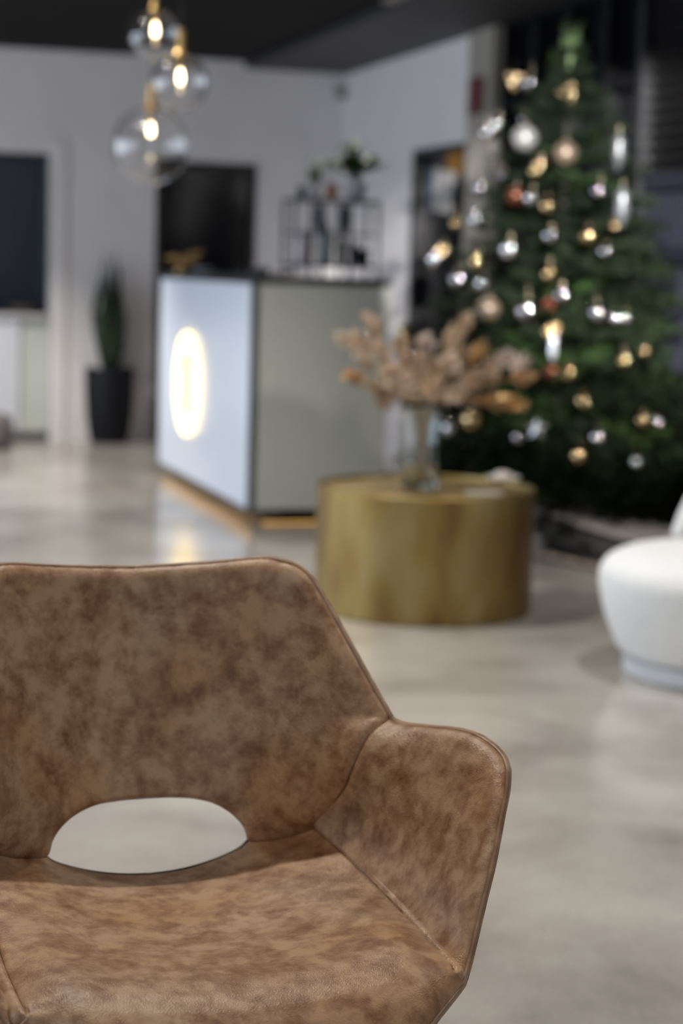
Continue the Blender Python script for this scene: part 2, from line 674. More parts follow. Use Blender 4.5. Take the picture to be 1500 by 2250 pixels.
MB().rbox(0.02, 0.058, t0 + .03, t1 - .03, 0, zs3 - .036).build('kick_panel', DARKVOID, scr, smooth=False)
# right wall goes on towards the camera, out of the frame
struct(MB().rbox(0, 0.14, t1 + .03, 19.0, 0, CEIL).build('wall_right', WALLB, smooth=False))

# left wall with tall shop windows, front wall behind the camera with windows
wl = MB()
LX = -5.5
for a, b, z0, z1 in ((-4.4, 1.9, 0, CEIL), (1.9, 10.9, 2.5, CEIL), (10.9, 12.3, 0, CEIL), (1.9, 10.9, 0, .25)):
    wl.box((LX - .07, (a + b) / 2, (z0 + z1) / 2), (.14, b - a, z1 - z0))
struct(wl.build('wall_left', WALLB, smooth=False))
w2 = struct(thing('window_2', (LX - .05, 6.4, .25), None, None))
for k in range(5):
    y = 1.9 + 9.0 * k / 4
    MB().box((LX - .05, min(max(y, 1.93), 10.87), 1.375), (.06, .06, 2.25)).build('mullion', BLACKMETAL, w2, smooth=False)
MB().box((LX - .05, 6.4, .27), (.08, 9.0, .04)).build('window_sill', BLACKMETAL, w2, smooth=False)
wf = MB()
for a, b, z0, z1 in ((-5.6, -3.0, 0, CEIL), (-3.0, 3.8, 2.5, CEIL), (3.8, 8.0, 0, CEIL), (-3.0, 3.8, 0, .3)):
    wf.box(((a + b) / 2, -4.27, (z0 + z1) / 2), (b - a, .14, z1 - z0))
struct(wf.build('wall_front', WALLB, smooth=False))
w3 = struct(thing('window_3', (.4, -4.27, .3), None, None))
for k in range(4):
    MB().box((-3 + 6.8 * k / 3 + (.03 if k == 0 else -.03 if k == 3 else 0), -4.27, 1.4), (.06, .06, 2.2)).build('mullion', BLACKMETAL, w3, smooth=False)

# ceiling
struct(MB().box((0, 5.0, CEIL + .06), (16, 24, 0.12)).build('ceiling', CEILM, smooth=False))
sf = MB().rbox(-0.72, 0.0, 0.0, 8.8, CEIL - .05, CEIL - .001)
struct(sf.build('trim_3', SOFFIT, smooth=False))
pv = on_z(905, 12, CEIL - .02)
sv, tv, _ = to_room(pv)
cv = thing('ceiling_vent', pv, 'small pale grille on the black ceiling at the top edge of the picture', 'vent')
MB().rbox(sv - .16, sv + .16, tv - .02, tv + .42, CEIL - .016, CEIL - .001, .003).build('vent_frame', BEIGE, cv)
for k in range(5):
    MB().rbox(sv - .13, sv + .13, tv + .03 + k * .075, tv + .07 + k * .075, CEIL - .022, CEIL - .0165).build('vent_blade', BEIGE, cv, smooth=False)

# downlight housings (all of them outside the frame, they carry the lamps)
dl = thing('downlight', (LIGHTSPOTS[0][0], LIGHTSPOTS[0][1], CEIL), 'white round recessed downlight in the black ceiling', 'ceiling light', 'recessed ceiling downlights')
MB().lathe([(.05, 0), (.062, -.004), (.062, -.010), (.048, -.010), (.046, 0)], (LIGHTSPOTS[0][0], LIGHTSPOTS[0][1], CEIL - .001), 24).build('trim_ring', pmat('white_ring', (.6, .6, .6), .4), dl)
for x, y, p in LIGHTSPOTS[1:]:
    c = copy_tree(dl)
    c.location = (x, y, CEIL)

# small sensor high in the back corner
ps = on_plane(745, 203, BW, Wd)
s_, t_, z_ = to_room(ps)
sen = thing('motion_sensor', ps, 'small pale motion sensor high on the back wall near the corner', 'sensor')
MB().rbox(s_ - .035, s_ + .035, 0.001, .045, z_ - .05, z_ + .05, .012).build('housing', pmat('sensor_grey', (.36, .38, .35), .5), sen)
MB().rbox(s_ - .022, s_ + .022, 0.0455, .055, z_ - .035, z_ + .0, .004).build('lens', pmat('sensor_lens', (.16, .17, .17), .3), sen)

# dark red sign on the beige column
pa = on_plane(1050, 210, CORNER - U * .03, U)
s_, t_, z_ = to_room(pa)
zt = on_plane(1050, 170, CORNER - U * .03, U)[2]
zb = on_plane(1050, 250, CORNER - U * .03, U)[2]
rs = thing('red_sign', pa, 'dark red upright notice fixed to the beige column left of the tree top', 'sign')
RED = pmat('sign_red', (.10, .012, .014), .5)
hw_ = (right_t(1068, 200) - right_t(1034, 200)) / 2 * .9
tc_ = (tCol0 + tCol1) / 2 - .03
MB().rbox(-.048, -.031, tc_ - hw_, tc_ + hw_, zb, zt, .002).build('sign_board', RED, rs)
for k in range(4):
    z = zb + (zt - zb) * (.2 + .2 * k)
    MB().rbox(-.050, -.0485, tc_ - hw_ * .6, tc_ + hw_ * .6, z - .006, z + .006).build('printed_band', pmat('sign_print', (.17, .05, .05), .5), rs, smooth=False)

# posters seen on the dark door of the right wall
yp = thing('yellow_poster', room(-.0, tDb - .12, zDoor - .2), 'square ochre yellow panel at the top of the dark door behind the tree', 'poster')


def door_quad(name, pxs, mat, parent, off, th=.006):
    """small panel standing off the door, corners taken in the door's own plane"""
    P = [to_room(on_plane(x, y, CORNER + U * off, U)) for x, y in pxs]
    v = [room(off - d, p[1], p[2]) for d in (0, th) for p in P]
    return MB().add(v, [(0, 1, 2, 3), (7, 6, 5, 4), (0, 4, 5, 1), (1, 5, 6, 2), (2, 6, 7, 3), (3, 7, 4, 0)]).build(name, mat, parent, smooth=False, fix=True)


door_quad('poster_sheet', ((984, 327), (1026, 318), (1024, 384), (983, 378)), noisy('ochre_print', (.30, .155, .012), (.26, .11, .01), 12, .5), yp, .046)
wp = thing('white_poster', room(-.0, (tDa + tDb) / 2, 1.5), 'tall off-white sheet with a blue left edge hanging on the dark door', 'poster')
door_quad('poster_sheet', ((951, 370), (1000, 378), (990, 470), (948, 462)), noisy('offwhite_print', (.42, .40, .38), (.52, .49, .47), 14, .6), wp, .039)
door_quad('blue_edge', ((946, 370), (955, 371), (951, 462), (943, 460)), pmat('blue_print', (.09, .12, .22), .6), wp, .038)

# ================================================================== PLANT POT at the back wall
pc = on_z(247, 966, 0)
POTP = (pc[0], pc[1] - .20)
pot = thing('plant_pot', (POTP[0], POTP[1], 0), 'tall tapered matt black pot by the back wall holding an upright plant', 'plant pot')
k = POTP[1] / 4233.
PW = 108 * k / 2
PH = 166 * k
prof = [(PW * .72, 0), (PW * .79, .01), (PW * .94, PH * .35), (PW * .99, PH * .7), (PW, PH - .01), (PW * .985, PH), (PW * .90, PH), (PW * .89, PH - .05)]
MB().lathe(prof, (*POTP, 0.0), 40, cap0=True).build('pot_body', noisy('matt_black_clay', (.003, .0035, .006), (.005, .006, .009), 10, .6, spec=.25), pot)
MB().lathe([(0.002, 0), (PW * .893, .004)], (*POTP, PH - .045), 40, cap0=True).build('soil', noisy('soil', (.02, .014, .01), (.035, .025, .018), 60, .9), pot)
sp = thing('snake_plant', (*POTP, PH - .04), 'slim upright dark green plant growing from the black pot', 'plant')
G1 = noisy('snake_leaf', (.006, .018, .006), (.018, .038, .012), 18, .4, stretch=(1, 1, 3))
HPL = 255 * k
for i in range(17):
    a = i * 2.4 + rng.rand() * .4
    rr = .025 + .010 * (i % 4)
    L = HPL * (1.0 - .5 * (i / 17.) ** 1.1) + .045
    sw = (.062 + .032 * rng.rand()) * (1 if i > 2 else .35)
    bx, by = POTP[0] + rr * math.cos(a), POTP[1] + rr * math.sin(a)
    mb = MB()
    V = []
    NS = 12
    wmax = .040 + .012 * rng.rand()
    for j in range(NS + 1):
        t = j / NS
        out = sw * math.sin(min(1, t * 1.25) * math.pi * .62)
        out -= sw * .55 * max(0, t - .6) / .4
        cx, cy = bx + out * math.cos(a), by + out * math.sin(a)
        z = PH - .045 + L * t
        w = wmax * (.45 + .55 * math.sin(math.pi * min(1, t * 1.1 + .1))) * (1 - t ** 4) + .001
        tx, ty = -math.sin(a + .5 * t), math.cos(a + .5 * t)
        V += [(cx - tx * w, cy - ty * w, z), (cx - .008 * math.cos(a), cy - .008 * math.sin(a), z), (cx + tx * w, cy + ty * w, z), (cx + .003 * math.cos(a), cy + .003 * math.sin(a), z)]
    F = []
    for j in range(NS):
        for q in range(4):
            F.append((j * 4 + q, j * 4 + (q + 1) % 4, j * 4 + 4 + (q + 1) % 4, j * 4 + 4 + q))
    mb.add(V, F).build('leaf', G1, sp, ang=60)

# ================================================================== RECEPTION COUNTER
K = np.array([-.437, 8.903, 0])
CL, CW, CH = 2.25, .665, 1.165
sk, tk, _ = to_room(K)            # near left corner; counter spans s sk..sk+CW, t tk-CL..tk
rc = thing('reception_counter', K, 'white and pale green reception counter with a lit round emblem on its side', 'counter')
CTOP = noisy('counter_black', (.010, .012, .012), (.016, .018, .018), 12, .3)
BLUEW = noisy('satin_white_panel', (.68, .75, .86), (.70, .77, .88), 2, .30)
PGRN = noisy('pale_sage_panel', (.60, .62, .565), (.62, .64, .585), 2, .4)
z0, z1 = .075, CH - .035
MB().rbox(sk + .02, sk + CW - .012, tk - CL + .012, tk - .02, z0 + .001, z1).build('carcass', pmat('carcass_grey', (.2, .2, .2), .6), rc, smooth=False)
MB().rbox(sk + .0, sk + .019, tk - CL + .03, tk - .03, z0, z1 - .001, .002).build('side_panel', BLUEW, rc)
MB().rbox(sk + .03, sk + CW, tk - .019, tk + 0.0, z0, z1 - .001, .002).build('front_panel', PGRN, rc)
EDGE = pmat('grey_edge', (.07, .08, .085), .4)
MB().rbox(sk - .003, sk + .0295, tk - .0295, tk + .003, z0 - .01, z1).build('corner_post', EDGE, rc, smooth=False)
MB().rbox(sk - .003, sk + .025, tk - CL - .003, tk - CL + .0295, z0 - .01, z1).build('end_post', EDGE, rc, smooth=False)
MB().rbox(sk - .008, sk + CW + .008, tk - CL - .008, tk + .008, z1 + .001, CH, .003).build('countertop', CTOP, rc)
MB().rbox(sk + .16, sk + CW - .02, tk - CL + .02, tk - .045, 0, z0 - .001).build('plinth', pmat('dark_brown_plinth', (.006, .005, .004), .7, 0, .2), rc, smooth=False)
LEDW = emis('warm_led', (1.0, .58, .18), 4.0)
MB().rbox(sk + .008, sk + .030, tk - CL + .06, tk - .04, z0 - .008, z0 - .0015).build('light_strip', LEDW, rc, smooth=False)
MB().rbox(sk + .08, sk + CW - .03, tk - .040, tk - .032, .004, .010).build('light_strip', emis('warm_led_dim', (1.0, .56, .16), .8), rc, smooth=False)
MB().rbox(sk - .003, sk + .004, tk - CL + .03, tk - .03, z0 - .014, z0 - .0005).build('bottom_trim', EDGE, rc, smooth=False)
# lit round emblem: two facetted rings of light tube and an H-like monogram
pe = on_plane(417, 843, K, U)
_, te, ze = to_room(pe)
NEON = emis('warm_neon', (1.0, .74, .34), 2.8)
NEON2 = emis('yellow_neon', (1.0, .70, .25), 1.8)


def face_pt(a, b, off=.018):
    """a metres towards the camera along the side panel, b metres up, from the emblem centre"""
    return room(sk - off, te + a, ze + b)


def ring(r, n=10, rot=0.0):
    P = []
    for i in range(n * 6):
        a = 2 * math.pi * i / (n * 6) + rot
        seg = 2 * math.pi / n
        ph = ((a + seg / 2) % seg) - seg / 2
        rr = r * (.6 + .4 * math.cos(math.pi / n) / math.cos(ph))
        P.append(face_pt(rr * math.cos(a), rr * math.sin(a)))
    return P


em = rc
MB().tube(ring(.268), .011, 8, closed=True).build('emblem_ring', NEON, em)
MB().tube(ring(.198, 10, .1), .009, 8, closed=True).build('emblem_ring', NEON, em)
lt = MB()
for pts in (((-.085, -.05), (-.085, .06)), ((.065, -.06), (.065, .07)), ((-.085, .005), (.065, .005)), ((-.14, -.12), (-.085, -.04)), ((.12, -.12), (.065, -.04)), ((-.14, .13), (-.085, .05)), ((.12, .13), (.065, .05))):
    lt.tube([face_pt(a, b) for a, b in pts], .009, 8)
lt.build('emblem_monogram', NEON2, em)
for (a, b) in ((0, .125), (0, -.125)):
    V = [face_pt(a + dx, b + dz, o_) for o_ in (.001, .010) for dx, dz in ((-.05, 0), (0, .075), (.05, 0), (0, -.075))]
    MB().add(V, [(0, 1, 2, 3), (7, 6, 5, 4), (0, 4, 5, 1), (1, 5, 6, 2), (2, 6, 7, 3), (3, 7, 4, 0)]).build('emblem_mark', pmat('grey_mark', (.02, .02, .018), .5), em, smooth=False, fix=True)

# ---- things on the counter
# wire organiser rack (two tiers)
RW, RD = .42, .20
rs0 = sk + CW - RW + .004
rt0 = tk - .42
ZT = CH
rack = thing('wire_rack', room(rs0 + RW / 2, rt0 + RD / 2, ZT), 'black metal display rack standing on the reception counter', 'rack')
RH = on_plane(750, 440, room(0, rt0 + RD / 2), Wd)[2] - ZT
for a in (0, RW / 3, 2 * RW / 3, RW):
    for b in (0, RD):
        MB().rbox(rs0 + a - .006, rs0 + a + .006, rt0 + b - .006, rt0 + b + .006, ZT + .001, ZT + RH).build('post', BLACKMETAL, rack, smooth=False)
for z in (.055, RH - .010):
    sh = MB().rbox(rs0 - .006, rs0 + RW + .006, rt0 - .006, rt0 + RD + .006, ZT + z - .006, ZT + z + .008)
    sh.build('shelf', BLACKMETAL, rack, smooth=False)
for b in (0, RD):
    MB().rbox(rs0, rs0 + RW, rt0 + b - .004, rt0 + b + .004, ZT + RH * .55, ZT + RH * .55 + .008).build('rail', BLACKMETAL, rack, smooth=False)


def bottle(name, s, t, z, r, h, mat, label, cat, group=None, neck=True, capm=None):
    o = thing(name, room(s, t, z), label, cat, group)
    c = room(s, t, z + .0005)
    if neck:
        pf = [(r * .9, 0), (r, .006), (r, h * .68), (r * .8, h * .76), (r * .36, h * .83), (r * .34, h * .88)]
        MB().lathe(pf, c, 20, cap0=True, cap1=True).build('bottle_body', mat, o, ang=50)
        MB().lathe([(r * .42, h * .87), (r * .42, h * .99), (r * .3, h)], c, 16, cap0=True, cap1=True).build('bottle_cap', capm or BLACKMETAL, o)
    else:
        MB().lathe([(r * .95, 0), (r, .005), (r, h * .88), (r * .97, h * .89)], c, 20, cap0=True, cap1=True).build('jar_body', mat, o, ang=50)
        MB().lathe([(r * 1.02, h * .892), (r * 1.02, h), (r * .9, h + .003)], c, 20, cap0=True, cap1=True).build('lid', capm or BLACKMETAL, o)
    return o


PINKW = pmat('pinkish_white', (.62, .55, .58), .4)
MILK = pmat('milky_white', (.60, .63, .66), .35)
SAGE = pmat('sage_glass', (.30, .34, .28), .3)
DKB = pmat('dark_bottle', (.02, .022, .03), .2)
zt = ZT + .0635
mt_ = rt0 + .14
bottle('bottle', rs0 + .07, mt_-.04, zt, .036, .175, PINKW, 'pinkish white bottle at the left end of the counter rack', 'bottle', capm=PINKW)
bottle('bottle', rs0 + .18, mt_ - .03, zt, .040, .190, MILK, 'broad milky white bottle, second from the left in the counter rack', 'bottle', capm=BLACKMETAL)
bottle('bottle', rs0 + .265, mt_-.04, zt, .028, .150, SAGE, 'sage green bottle right of the milky bottle in the counter rack', 'bottle', capm=PINKW)
bottle('bottle', rs0 + .33, mt_ - .02, zt, .030, .110, DKB, 'short dark bottle towards the right end of the counter rack', 'bottle')
bottle('jar', rs0 + .385, mt_ - .06, zt, .028, .075, DKB, 'low dark jar at the right end of the counter rack', 'jar', neck=False)
for a, lb in ((.13, 'left'), (.25, 'middle')):
    o = thing('hanging_bag', room(rs0 + a, rt0 + RD - .03, ZT + RH * .55), 'small dark pouch hanging under the rack top, %s one' % lb, 'pouch')
    h = .15
    c = room(rs0 + a, rt0 + RD - .02, ZT + RH - .012 - h)
    MB().lathe([(.006, 0), (.020, .015), (.026, .06), (.024, .11), (.018, .135)], c, 14, cap0=True, cap1=True, sy=.5).build('pouch_body', pmat('slate_cloth_' + lb, (.03, .035, .05), .7), o)
    MB().tube([c + np.array([0, 0, .13]), c + np.array([0, 0, h])], .002, 6).build('cord', BLACKMETAL, o)

# plants and bits on top of the rack
zt2 = ZT + RH - .002


def leafy(name, base, label, pot_mat, potr, poth, leaves, mat, spread, height, ll, seed=0, cat='plant'):
    r_ = np.random.RandomState(seed)
    o = thing(name, base, label, cat)
    b = np.array(base)
    MB().lathe([(potr * .72, 0), (potr, poth), (potr * .9, poth), (potr * .88, poth * .85), (.002, poth * .85)], b + np.array([0, 0, .0005]), 20, cap0=True).build('pot', pot_mat, o)
    for i in range(leaves):
        a = r_.rand() * 6.283
        e = r_.rand() ** .7
        tip = b + np.array([spread * e * math.cos(a), spread * e * math.sin(a), poth + height * (1 - .65 * e * e) * (.55 + .5 * r_.rand())])
        mid = (b + np.array([0, 0, poth * .8]) + tip) / 2 + np.array([0, 0, height * .18])
        st = catmull([b + np.array([0, 0, poth * .8]), mid, tip], 5)
        mb = MB().tube(st, .0016, 5)
        for q in range(5):
            p = st[-1 - q * 2] if q < 4 else st[-1]
            an = r_.rand() * 6.283
            d = np.array([math.cos(an), math.sin(an), r_.uniform(-.5, .4)])
            mb.leaf(p, d, (0, 0, 1), ll * r_.uniform(.7, 1.2), ll * .55, .3)
        mb.build('leaf_stem', mat, o, ang=180)
    return o


LEAFG = noisy('houseplant_leaf', (.018, .045, .012), (.045, .085, .025), 30, .45)
LEAFP = noisy('pale_leaf', (.06, .10, .06), (.10, .15, .09), 30, .5)
WPOT = pmat('white_pot', (.52, .53, .56), .4)
leafy('trailing_plant', room(rs0 + .325, rt0 + .11, zt2), 'bushy green trailing plant in a pale pot on top of the counter rack', WPOT, .055, .09, 44, LEAFG, .15, .22, .062, 3)
leafy('small_plant', room(rs0 + .125, rt0 + .1, zt2), 'little pale green plant in a light pot on the left of the rack top', WPOT, .03, .055, 16, LEAFP, .05, .16, .040, 5)
tp = thing('terracotta_pot', room(rs0 + .20, rt0 + .13, zt2), 'small orange terracotta pot on the rack top between two plants', 'pot')
MB().lathe([(.020, 0), (.028, .05), (.032, .05), (.032, .064), (.027, .064), (.025, .045), (.002, .045)], room(rs0 + .20, rt0 + .13, zt2 + .0005), 20, cap0=True).build('pot_body', noisy('terracotta', (.36, .12, .04), (.28, .08, .03), 30, .7), tp)
MB().lathe([(.026, .0), (.018, .03), (.004, .035)], room(rs0 + .20, rt0 + .13, zt2 + .046), 12, cap1=True).build('rim_fill', noisy('copper_fill', (.2, .09, .04), (.12, .05, .03), 30, .7), tp)
bottle('dark_jar', rs0 + .06, rt0 + .1, zt2, .022, .06, DKB, 'small dark jar at the left end of the rack top', 'jar', neck=False)

# small dark things along the counter top near the corner
CL2 = [(-.0, .10, 'card holder'), (.075, .13, 'stapler'), (.145, .09, 'tape roll')]
o = thing('card_holder', room(sk + .06, tk - .12, CH), 'small dark card holder on the counter corner nearest the chair', 'card holder')
MB().rbox(sk + .02, sk + .10, tk - .15, tk - .09, CH + .0005, CH + .008, .002).build('base', DKB, o)
MB().rbox(sk + .02, sk + .10, tk - .10, tk - .095, CH + .008, CH + .035).build('front_lip', DKB, o, smooth=False)
for k_ in range(3):
    MB().rbox(sk + .025, sk + .095, tk - .135 + k_ * .01, tk - .132 + k_ * .01, CH + .0085, CH + .045).build('card', pmat('grey_card', (.3, .3, .33), .6), o, smooth=False)
o = thing('stapler', room(sk + .16, tk - .12, CH), 'small dark stapler on the counter beside the card holder', 'stapler')
MB().rbox(sk + .12, sk + .20, tk - .14, tk - .11, CH + .0005, CH + .010, .003).build('base', DKB, o)
MB().rbox(sk + .12, sk + .19, tk - .137, tk - .113, CH + .014, CH + .030, .005).build('arm', pmat('grey_plastic', (.06, .06, .07), .4), o)
MB().rbox(sk + .185, sk + .20, tk - .135, tk - .115, CH + .009, CH + .026).build('hinge', BLACKMETAL, o, smooth=False)

# gold ornament on the far left of the counter
BRASS = noisy('brass', (.62, .42, .18), (.50, .32, .12), 30, .22, metal=1.0)
pg = on_plane(398, 596, room(sk + .30, 0), U)
sg, tg, _ = to_room(pg)
orn = thing('brass_ornament', room(sg, tg, CH), 'shiny brass branch-like ornament on the counter before the black door', 'ornament')
cb = room(sg, tg, CH)
MB().lathe([(.055, 0), (.055, .008), (.012, .014), (.009, .03)], cb + np.array([0, 0, .0005]), 20, cap0=True, cap1=True).build('base', BRASS, orn)
for i, (a, b, c_) in enumerate(((-.09, .02, .055), (.06, .04, .09), (.12, -.03, .10), (.0, .05, .06), (-.04, -.05, .07), (.09, 0, .05))):
    st = cb + np.array([0, 0, .028])
    en = st + np.array([a, b, c_])
    P = catmull([st, (st + en) / 2 + np.array([0, 0, .025]), en], 6)
    mb = MB().tube(P, .004, 6)
    for q in range(3):
        pp = P[-1 - q * 3]
        mb.lathe([(.002, -.014), (.013, -.006), (.015, 0), (.013, .006), (.002, .014)], pp, 10, cap0=True, cap1=True)
    mb.build('twig', BRASS, orn, ang=60)
o = thing('glass_dish', room(sg + .06, tg + .35, CH), 'small bluish glass dish on the counter beside the brass ornament', 'dish')
MB().lathe([(.03, 0), (.045, .004), (.06, .03), (.057, .03), (.042, .008), (.002, .006)], room(sg + .06, tg + .35, CH + .0005), 24, cap0=True).build('dish_bowl', pmat('blue_grey_glaze', (.12, .15, .22), .12), o)

# ================================================================== PENDANTS
GLASS = pmat('clear_glass', (1, 1, 1), 0.0, 0, .5, Transmission_Weight=1.0, IOR=1.5)
BULB = emis('lamp_glow', (1.0, .78, .48), 200.0)
PB = noisy('pendant_brass', (.50, .34, .14), (.42, .28, .10), 30, .35, metal=.85)
for (px, py, pr, Y, lb, cap) in ((341, 77, 55, 7.5, 'clear glass globe pendant, topmost of the cluster of three', 1),
                                 (396, 181, 61, 7.2, 'clear glass globe pendant, middle and rightmost of the cluster', 1),
                                 (331, 320, 83, 7.85, 'largest clear glass globe pendant, lowest of the cluster of three', 1)):
    c = on_y(px, py, Y)
    R_ = pr / 4200. * Y
    o = thing('pendant_lamp', (c[0], c[1], c[2] + R_), lb, 'pendant lamp', 'glass globe pendants')
    prof = []
    for i in range(21):
        a = math.pi * (.06 + .94 * i / 20.)
        prof.append((max(R_ * math.sin(a), .0006), R_ * math.cos(a)))
    pin = []
    for i in range(21):
        a = math.pi * (.06 + .94 * i / 20.)
        pin.append((max((R_ - .0018) * math.sin(a), .0004), (R_ - .0018) * math.cos(a)))
    MB().lathe(prof + pin[::-1] + [prof[0]], c, 40).build('glass_globe', GLASS, o, ang=180, fix=True)
    zc = c[2] + R_
    MB().lathe([(R_ * .19, -.012), (R_ * .22, .0), (.020, .006), (.0145, .012), (.0145, .085), (.006, .092)], (c[0], c[1], zc), 20, cap0=True, cap1=True).build('lamp_cap', PB, o)
    # socket reaches down to the capsule bulb
    zb_ = c[2] + (.012 if pr < 80 else .055)
    MB().lathe([(.008, zb_ + .035 - c[2]), (.008, R_ - .01)], c, 12, cap0=True, cap1=True).build('socket', PB, o)
    MB().lathe([(.002, -.017), (.007, -.014), (.010, -.006), (.010, .006), (.0085, .018), (.004, .035)], (c[0], c[1], zb_), 14, cap0=True, cap1=True).build('bulb', BULB, o)
    MB().tube([(c[0], c[1], zc + .09), (c[0], c[1], CEIL - .02)], .0022, 6).build('cable', BLACKMETAL, o)
    MB().lathe([(.045, -.022), (.05, -.018), (.05, -.001)], (c[0], c[1], CEIL), 24, cap0=True, cap1=True).build('ceiling_canopy', PB, o)

# ================================================================== GOLD DRUM TABLE
TC = np.array([.300, 6.81, 0])
TR, TH = .392, .445


def brushed_gold():
    mt = pmat('aged_gold', (.4, .3, .1), .42, .92)
    b = mt.node_tree.nodes['Principled BSDF']
    tc = nd(mt, 'ShaderNodeTexCoord')
    mp = nd(mt, 'ShaderNodeMapping')
    mp.inputs['Scale'].default_value = (1, 1, .35)
    lk(mt, tc.outputs['Object'], mp.inputs[0])
    n = nd(mt, 'ShaderNodeTexNoise')
    n.inputs['Scale'].default_value = 7
    n.inputs['Detail'].default_value = 6
    lk(mt, mp.outputs[0], n.inputs['Vector'])
    r = nd(mt, 'ShaderNodeValToRGB')
    e = r.color_ramp.elements
    e[0].position = .35
    e[0].color = (.215, .130, .050, 1)
    e[1].position = .65
    e[1].color = (.380, .300, .145, 1)
    e2 = e.new(.5)
    e2.color = (.315, .225, .080, 1)
    lk(mt, n.outputs[0], r.inputs[0])
    lk(mt, r.outputs[0], b.inputs['Base Color'])
    mr = nd(mt, 'ShaderNodeMapRange')
    mr.inputs[3].default_value = .36
    mr.inputs[4].default_value = .52
    lk(mt, n.outputs[0], mr.inputs[0])
    lk(mt, mr.outputs[0], b.inputs['Roughness'])
    bp = nd(mt, 'ShaderNodeBump')
    bp.inputs['Strength'].default_value = .25
    bp.inputs['Distance'].default_value = .004
    n3 = nd(mt, 'ShaderNodeTexNoise')
    n3.inputs['Scale'].default_value = 25
    lk(mt, tc.outputs['Object'], n3.inputs['Vector'])
    lk(mt, n3.outputs[0], bp.inputs['Height'])
    lk(mt, bp.outputs[0], b.inputs['Normal'])
    return mt


GOLD = brushed_gold()
tb = thing('drum_table', TC, 'round gold metal drum coffee table standing on the concrete floor', 'table')
MB().lathe([(TR - .012, .0), (TR - .004, .004), (TR - .002, .012), (TR - .002, TH - .02), (TR, TH - .012), (TR, TH - .004), (TR - .003, TH), (TR - .010, TH), (TR - .012, TH - .004), (TR - .012, TH - .018)], TC, 96).build('drum_side', GOLD, tb)
MB().lathe([(.002, -.001), (TR - .0125, -.001), (TR - .0125, -.012), (.002, -.012)], TC + np.array([0, 0, TH - .012]), 96).build('table_top', GOLD, tb)
ZTT = TH - .0125
MB().lathe([(.002, 0), (TR - .03, 0), (TR - .03, .004)], TC + np.array([0, 0, .001]), 48).build('base_plate', GOLD, tb)

# candle jar & coaster on the table, right side
p = on_z(1108, 1062, ZTT)
o = thing('white_dish', p, 'white shallow dish at the right rear of the gold table top', 'dish')
MB().lathe([(.030, 0), (.050, .006), (.066, .020), (.063, .021), (.048, .010), (.002, .008)], (p[0] - .005, p[1] + .03, ZTT + .0012), 32, cap0=True).build('dish_bowl', pmat('dish_white', (.66, .62, .60), .4), o)
MB().lathe([(.040, 0), (.042, .012), (.030, .026), (.006, .032)], (p[0] - .005, p[1] + .03, ZTT + .010), 20, cap0=True, cap1=True).build('folded_cloth', pmat('cream_cloth', (.62, .57, .54), .8), o)
p = on_z(1082, 1088, ZTT)
o = thing('coaster', p, 'pale flat coaster at the right front of the gold table top', 'coaster')
MB().lathe([(.002, 0), (.066, 0), (.070, .003), (.069, .006), (.002, .006)], (p[0] - .03, p[1] + .03, ZTT + .001), 32).build('coaster_disc', pmat('coaster_stone', (.50, .46, .38), .35), o)

# glass vase
VZ = ZTT + .001
pv = on_z(922, 1072, ZTT)
VC = np.array([pv[0], pv[1] - .02, VZ])
vs = thing('glass_vase', VC, 'clear flared glass vase standing on the gold drum table', 'vase')
vo = [(.001, 0), (.058, 0), (.062, .006), (.062, .05), (.058, .12), (.060, .20), (.072, .275), (.082, .31)]
vi = [(.079, .31), (.069, .275), (.057, .20), (.055, .12), (.058, .055), (.050, .022), (.001, .020)]
MB().lathe(vo + vi, VC, 48).build('vase_glass', pmat('vase_glass', (.93, .98, .97), 0.0, 0, .5, Transmission_Weight=1.0, IOR=1.45), vs, ang=180, fix=True)

# dried flowers
DRY = noisy('dried_tan', (.46, .33, .21), (.64, .49, .35), 40, .6)
DRY2 = noisy('dried_pink', (.50, .37, .26), (.66, .54, .42), 40, .55)
DRYG = noisy('gilded_leaf', (.50, .30, .13), (.62, .40, .20), 40, .32, metal=.55)
GLIT = pmat('champagne_bead', (.85, .68, .52), .12, 1.0)
bq = thing('dried_flowers', VC + np.array([0, 0, .03]), 'spreading bunch of tan and gilded dried flowers in the glass vase', 'flowers')
heads = [  # px, py, depth offset, size, material, style
    (765, 752, .02, .055, 1, 'p'), (775, 828, -.05, .045, 2, 'p'), (820, 715, .05, .055, 0, 'p'), (835, 770, -.03, .06, 0, 'p'),
    (860, 820, -.08, .06, 0, 'f'), (800, 790, .06, .05, 1, 'p'), (905, 835, -.10, .06, 1, 'f'), (880, 760, .03, .05, 0, 'f'),
    (935, 755, .0, .045, 3, 'f'), (990, 745, .05, .055, 0, 'p'), (1020, 712, .08, .045, 0, 'p'), (985, 800, -.06, .06, 1, 'f'),
    (945, 850, -.12, .06, 0, 'f'), (1050, 775, .02, .05, 2, 'p'), (1100, 790, .04, .055, 3, 'p'), (1145, 795, .0, .05, 3, 'p'),
    (1150, 830, -.03, .045, 2, 'p'), (1040, 835, .03, .055, 0, 'f'), (1000, 865, -.05, .05, 1, 'f'), (1065, 880, -.02, .05, 2, 'l'),
    (1110, 892, -.02, .045, 2, 'l'), (850, 880, .02, .045, 0, 'f'), (900, 885, .0, .05, 0, 'f'), (960, 890, .03, .045, 0, 'f'),
    (830, 855, .04, .05, 0, 'p'), (1005, 775, .07, .05, 0, 'f'), (925, 800, .06, .055, 0, 'f'), (870, 850, .08, .05, 1, 'f'), (890, 800, .0, .06, 0, 'f'), (960, 815, .0, .06, 0, 'f'), (790, 750, -.02, .05, 0, 'p'), (1070, 815, .03, .055, 0, 'f')]
MM = [DRY, DRY2, DRYG, pmat('pale_petal', (.62, .52, .46), .5)]
rb = np.random.RandomState(5)
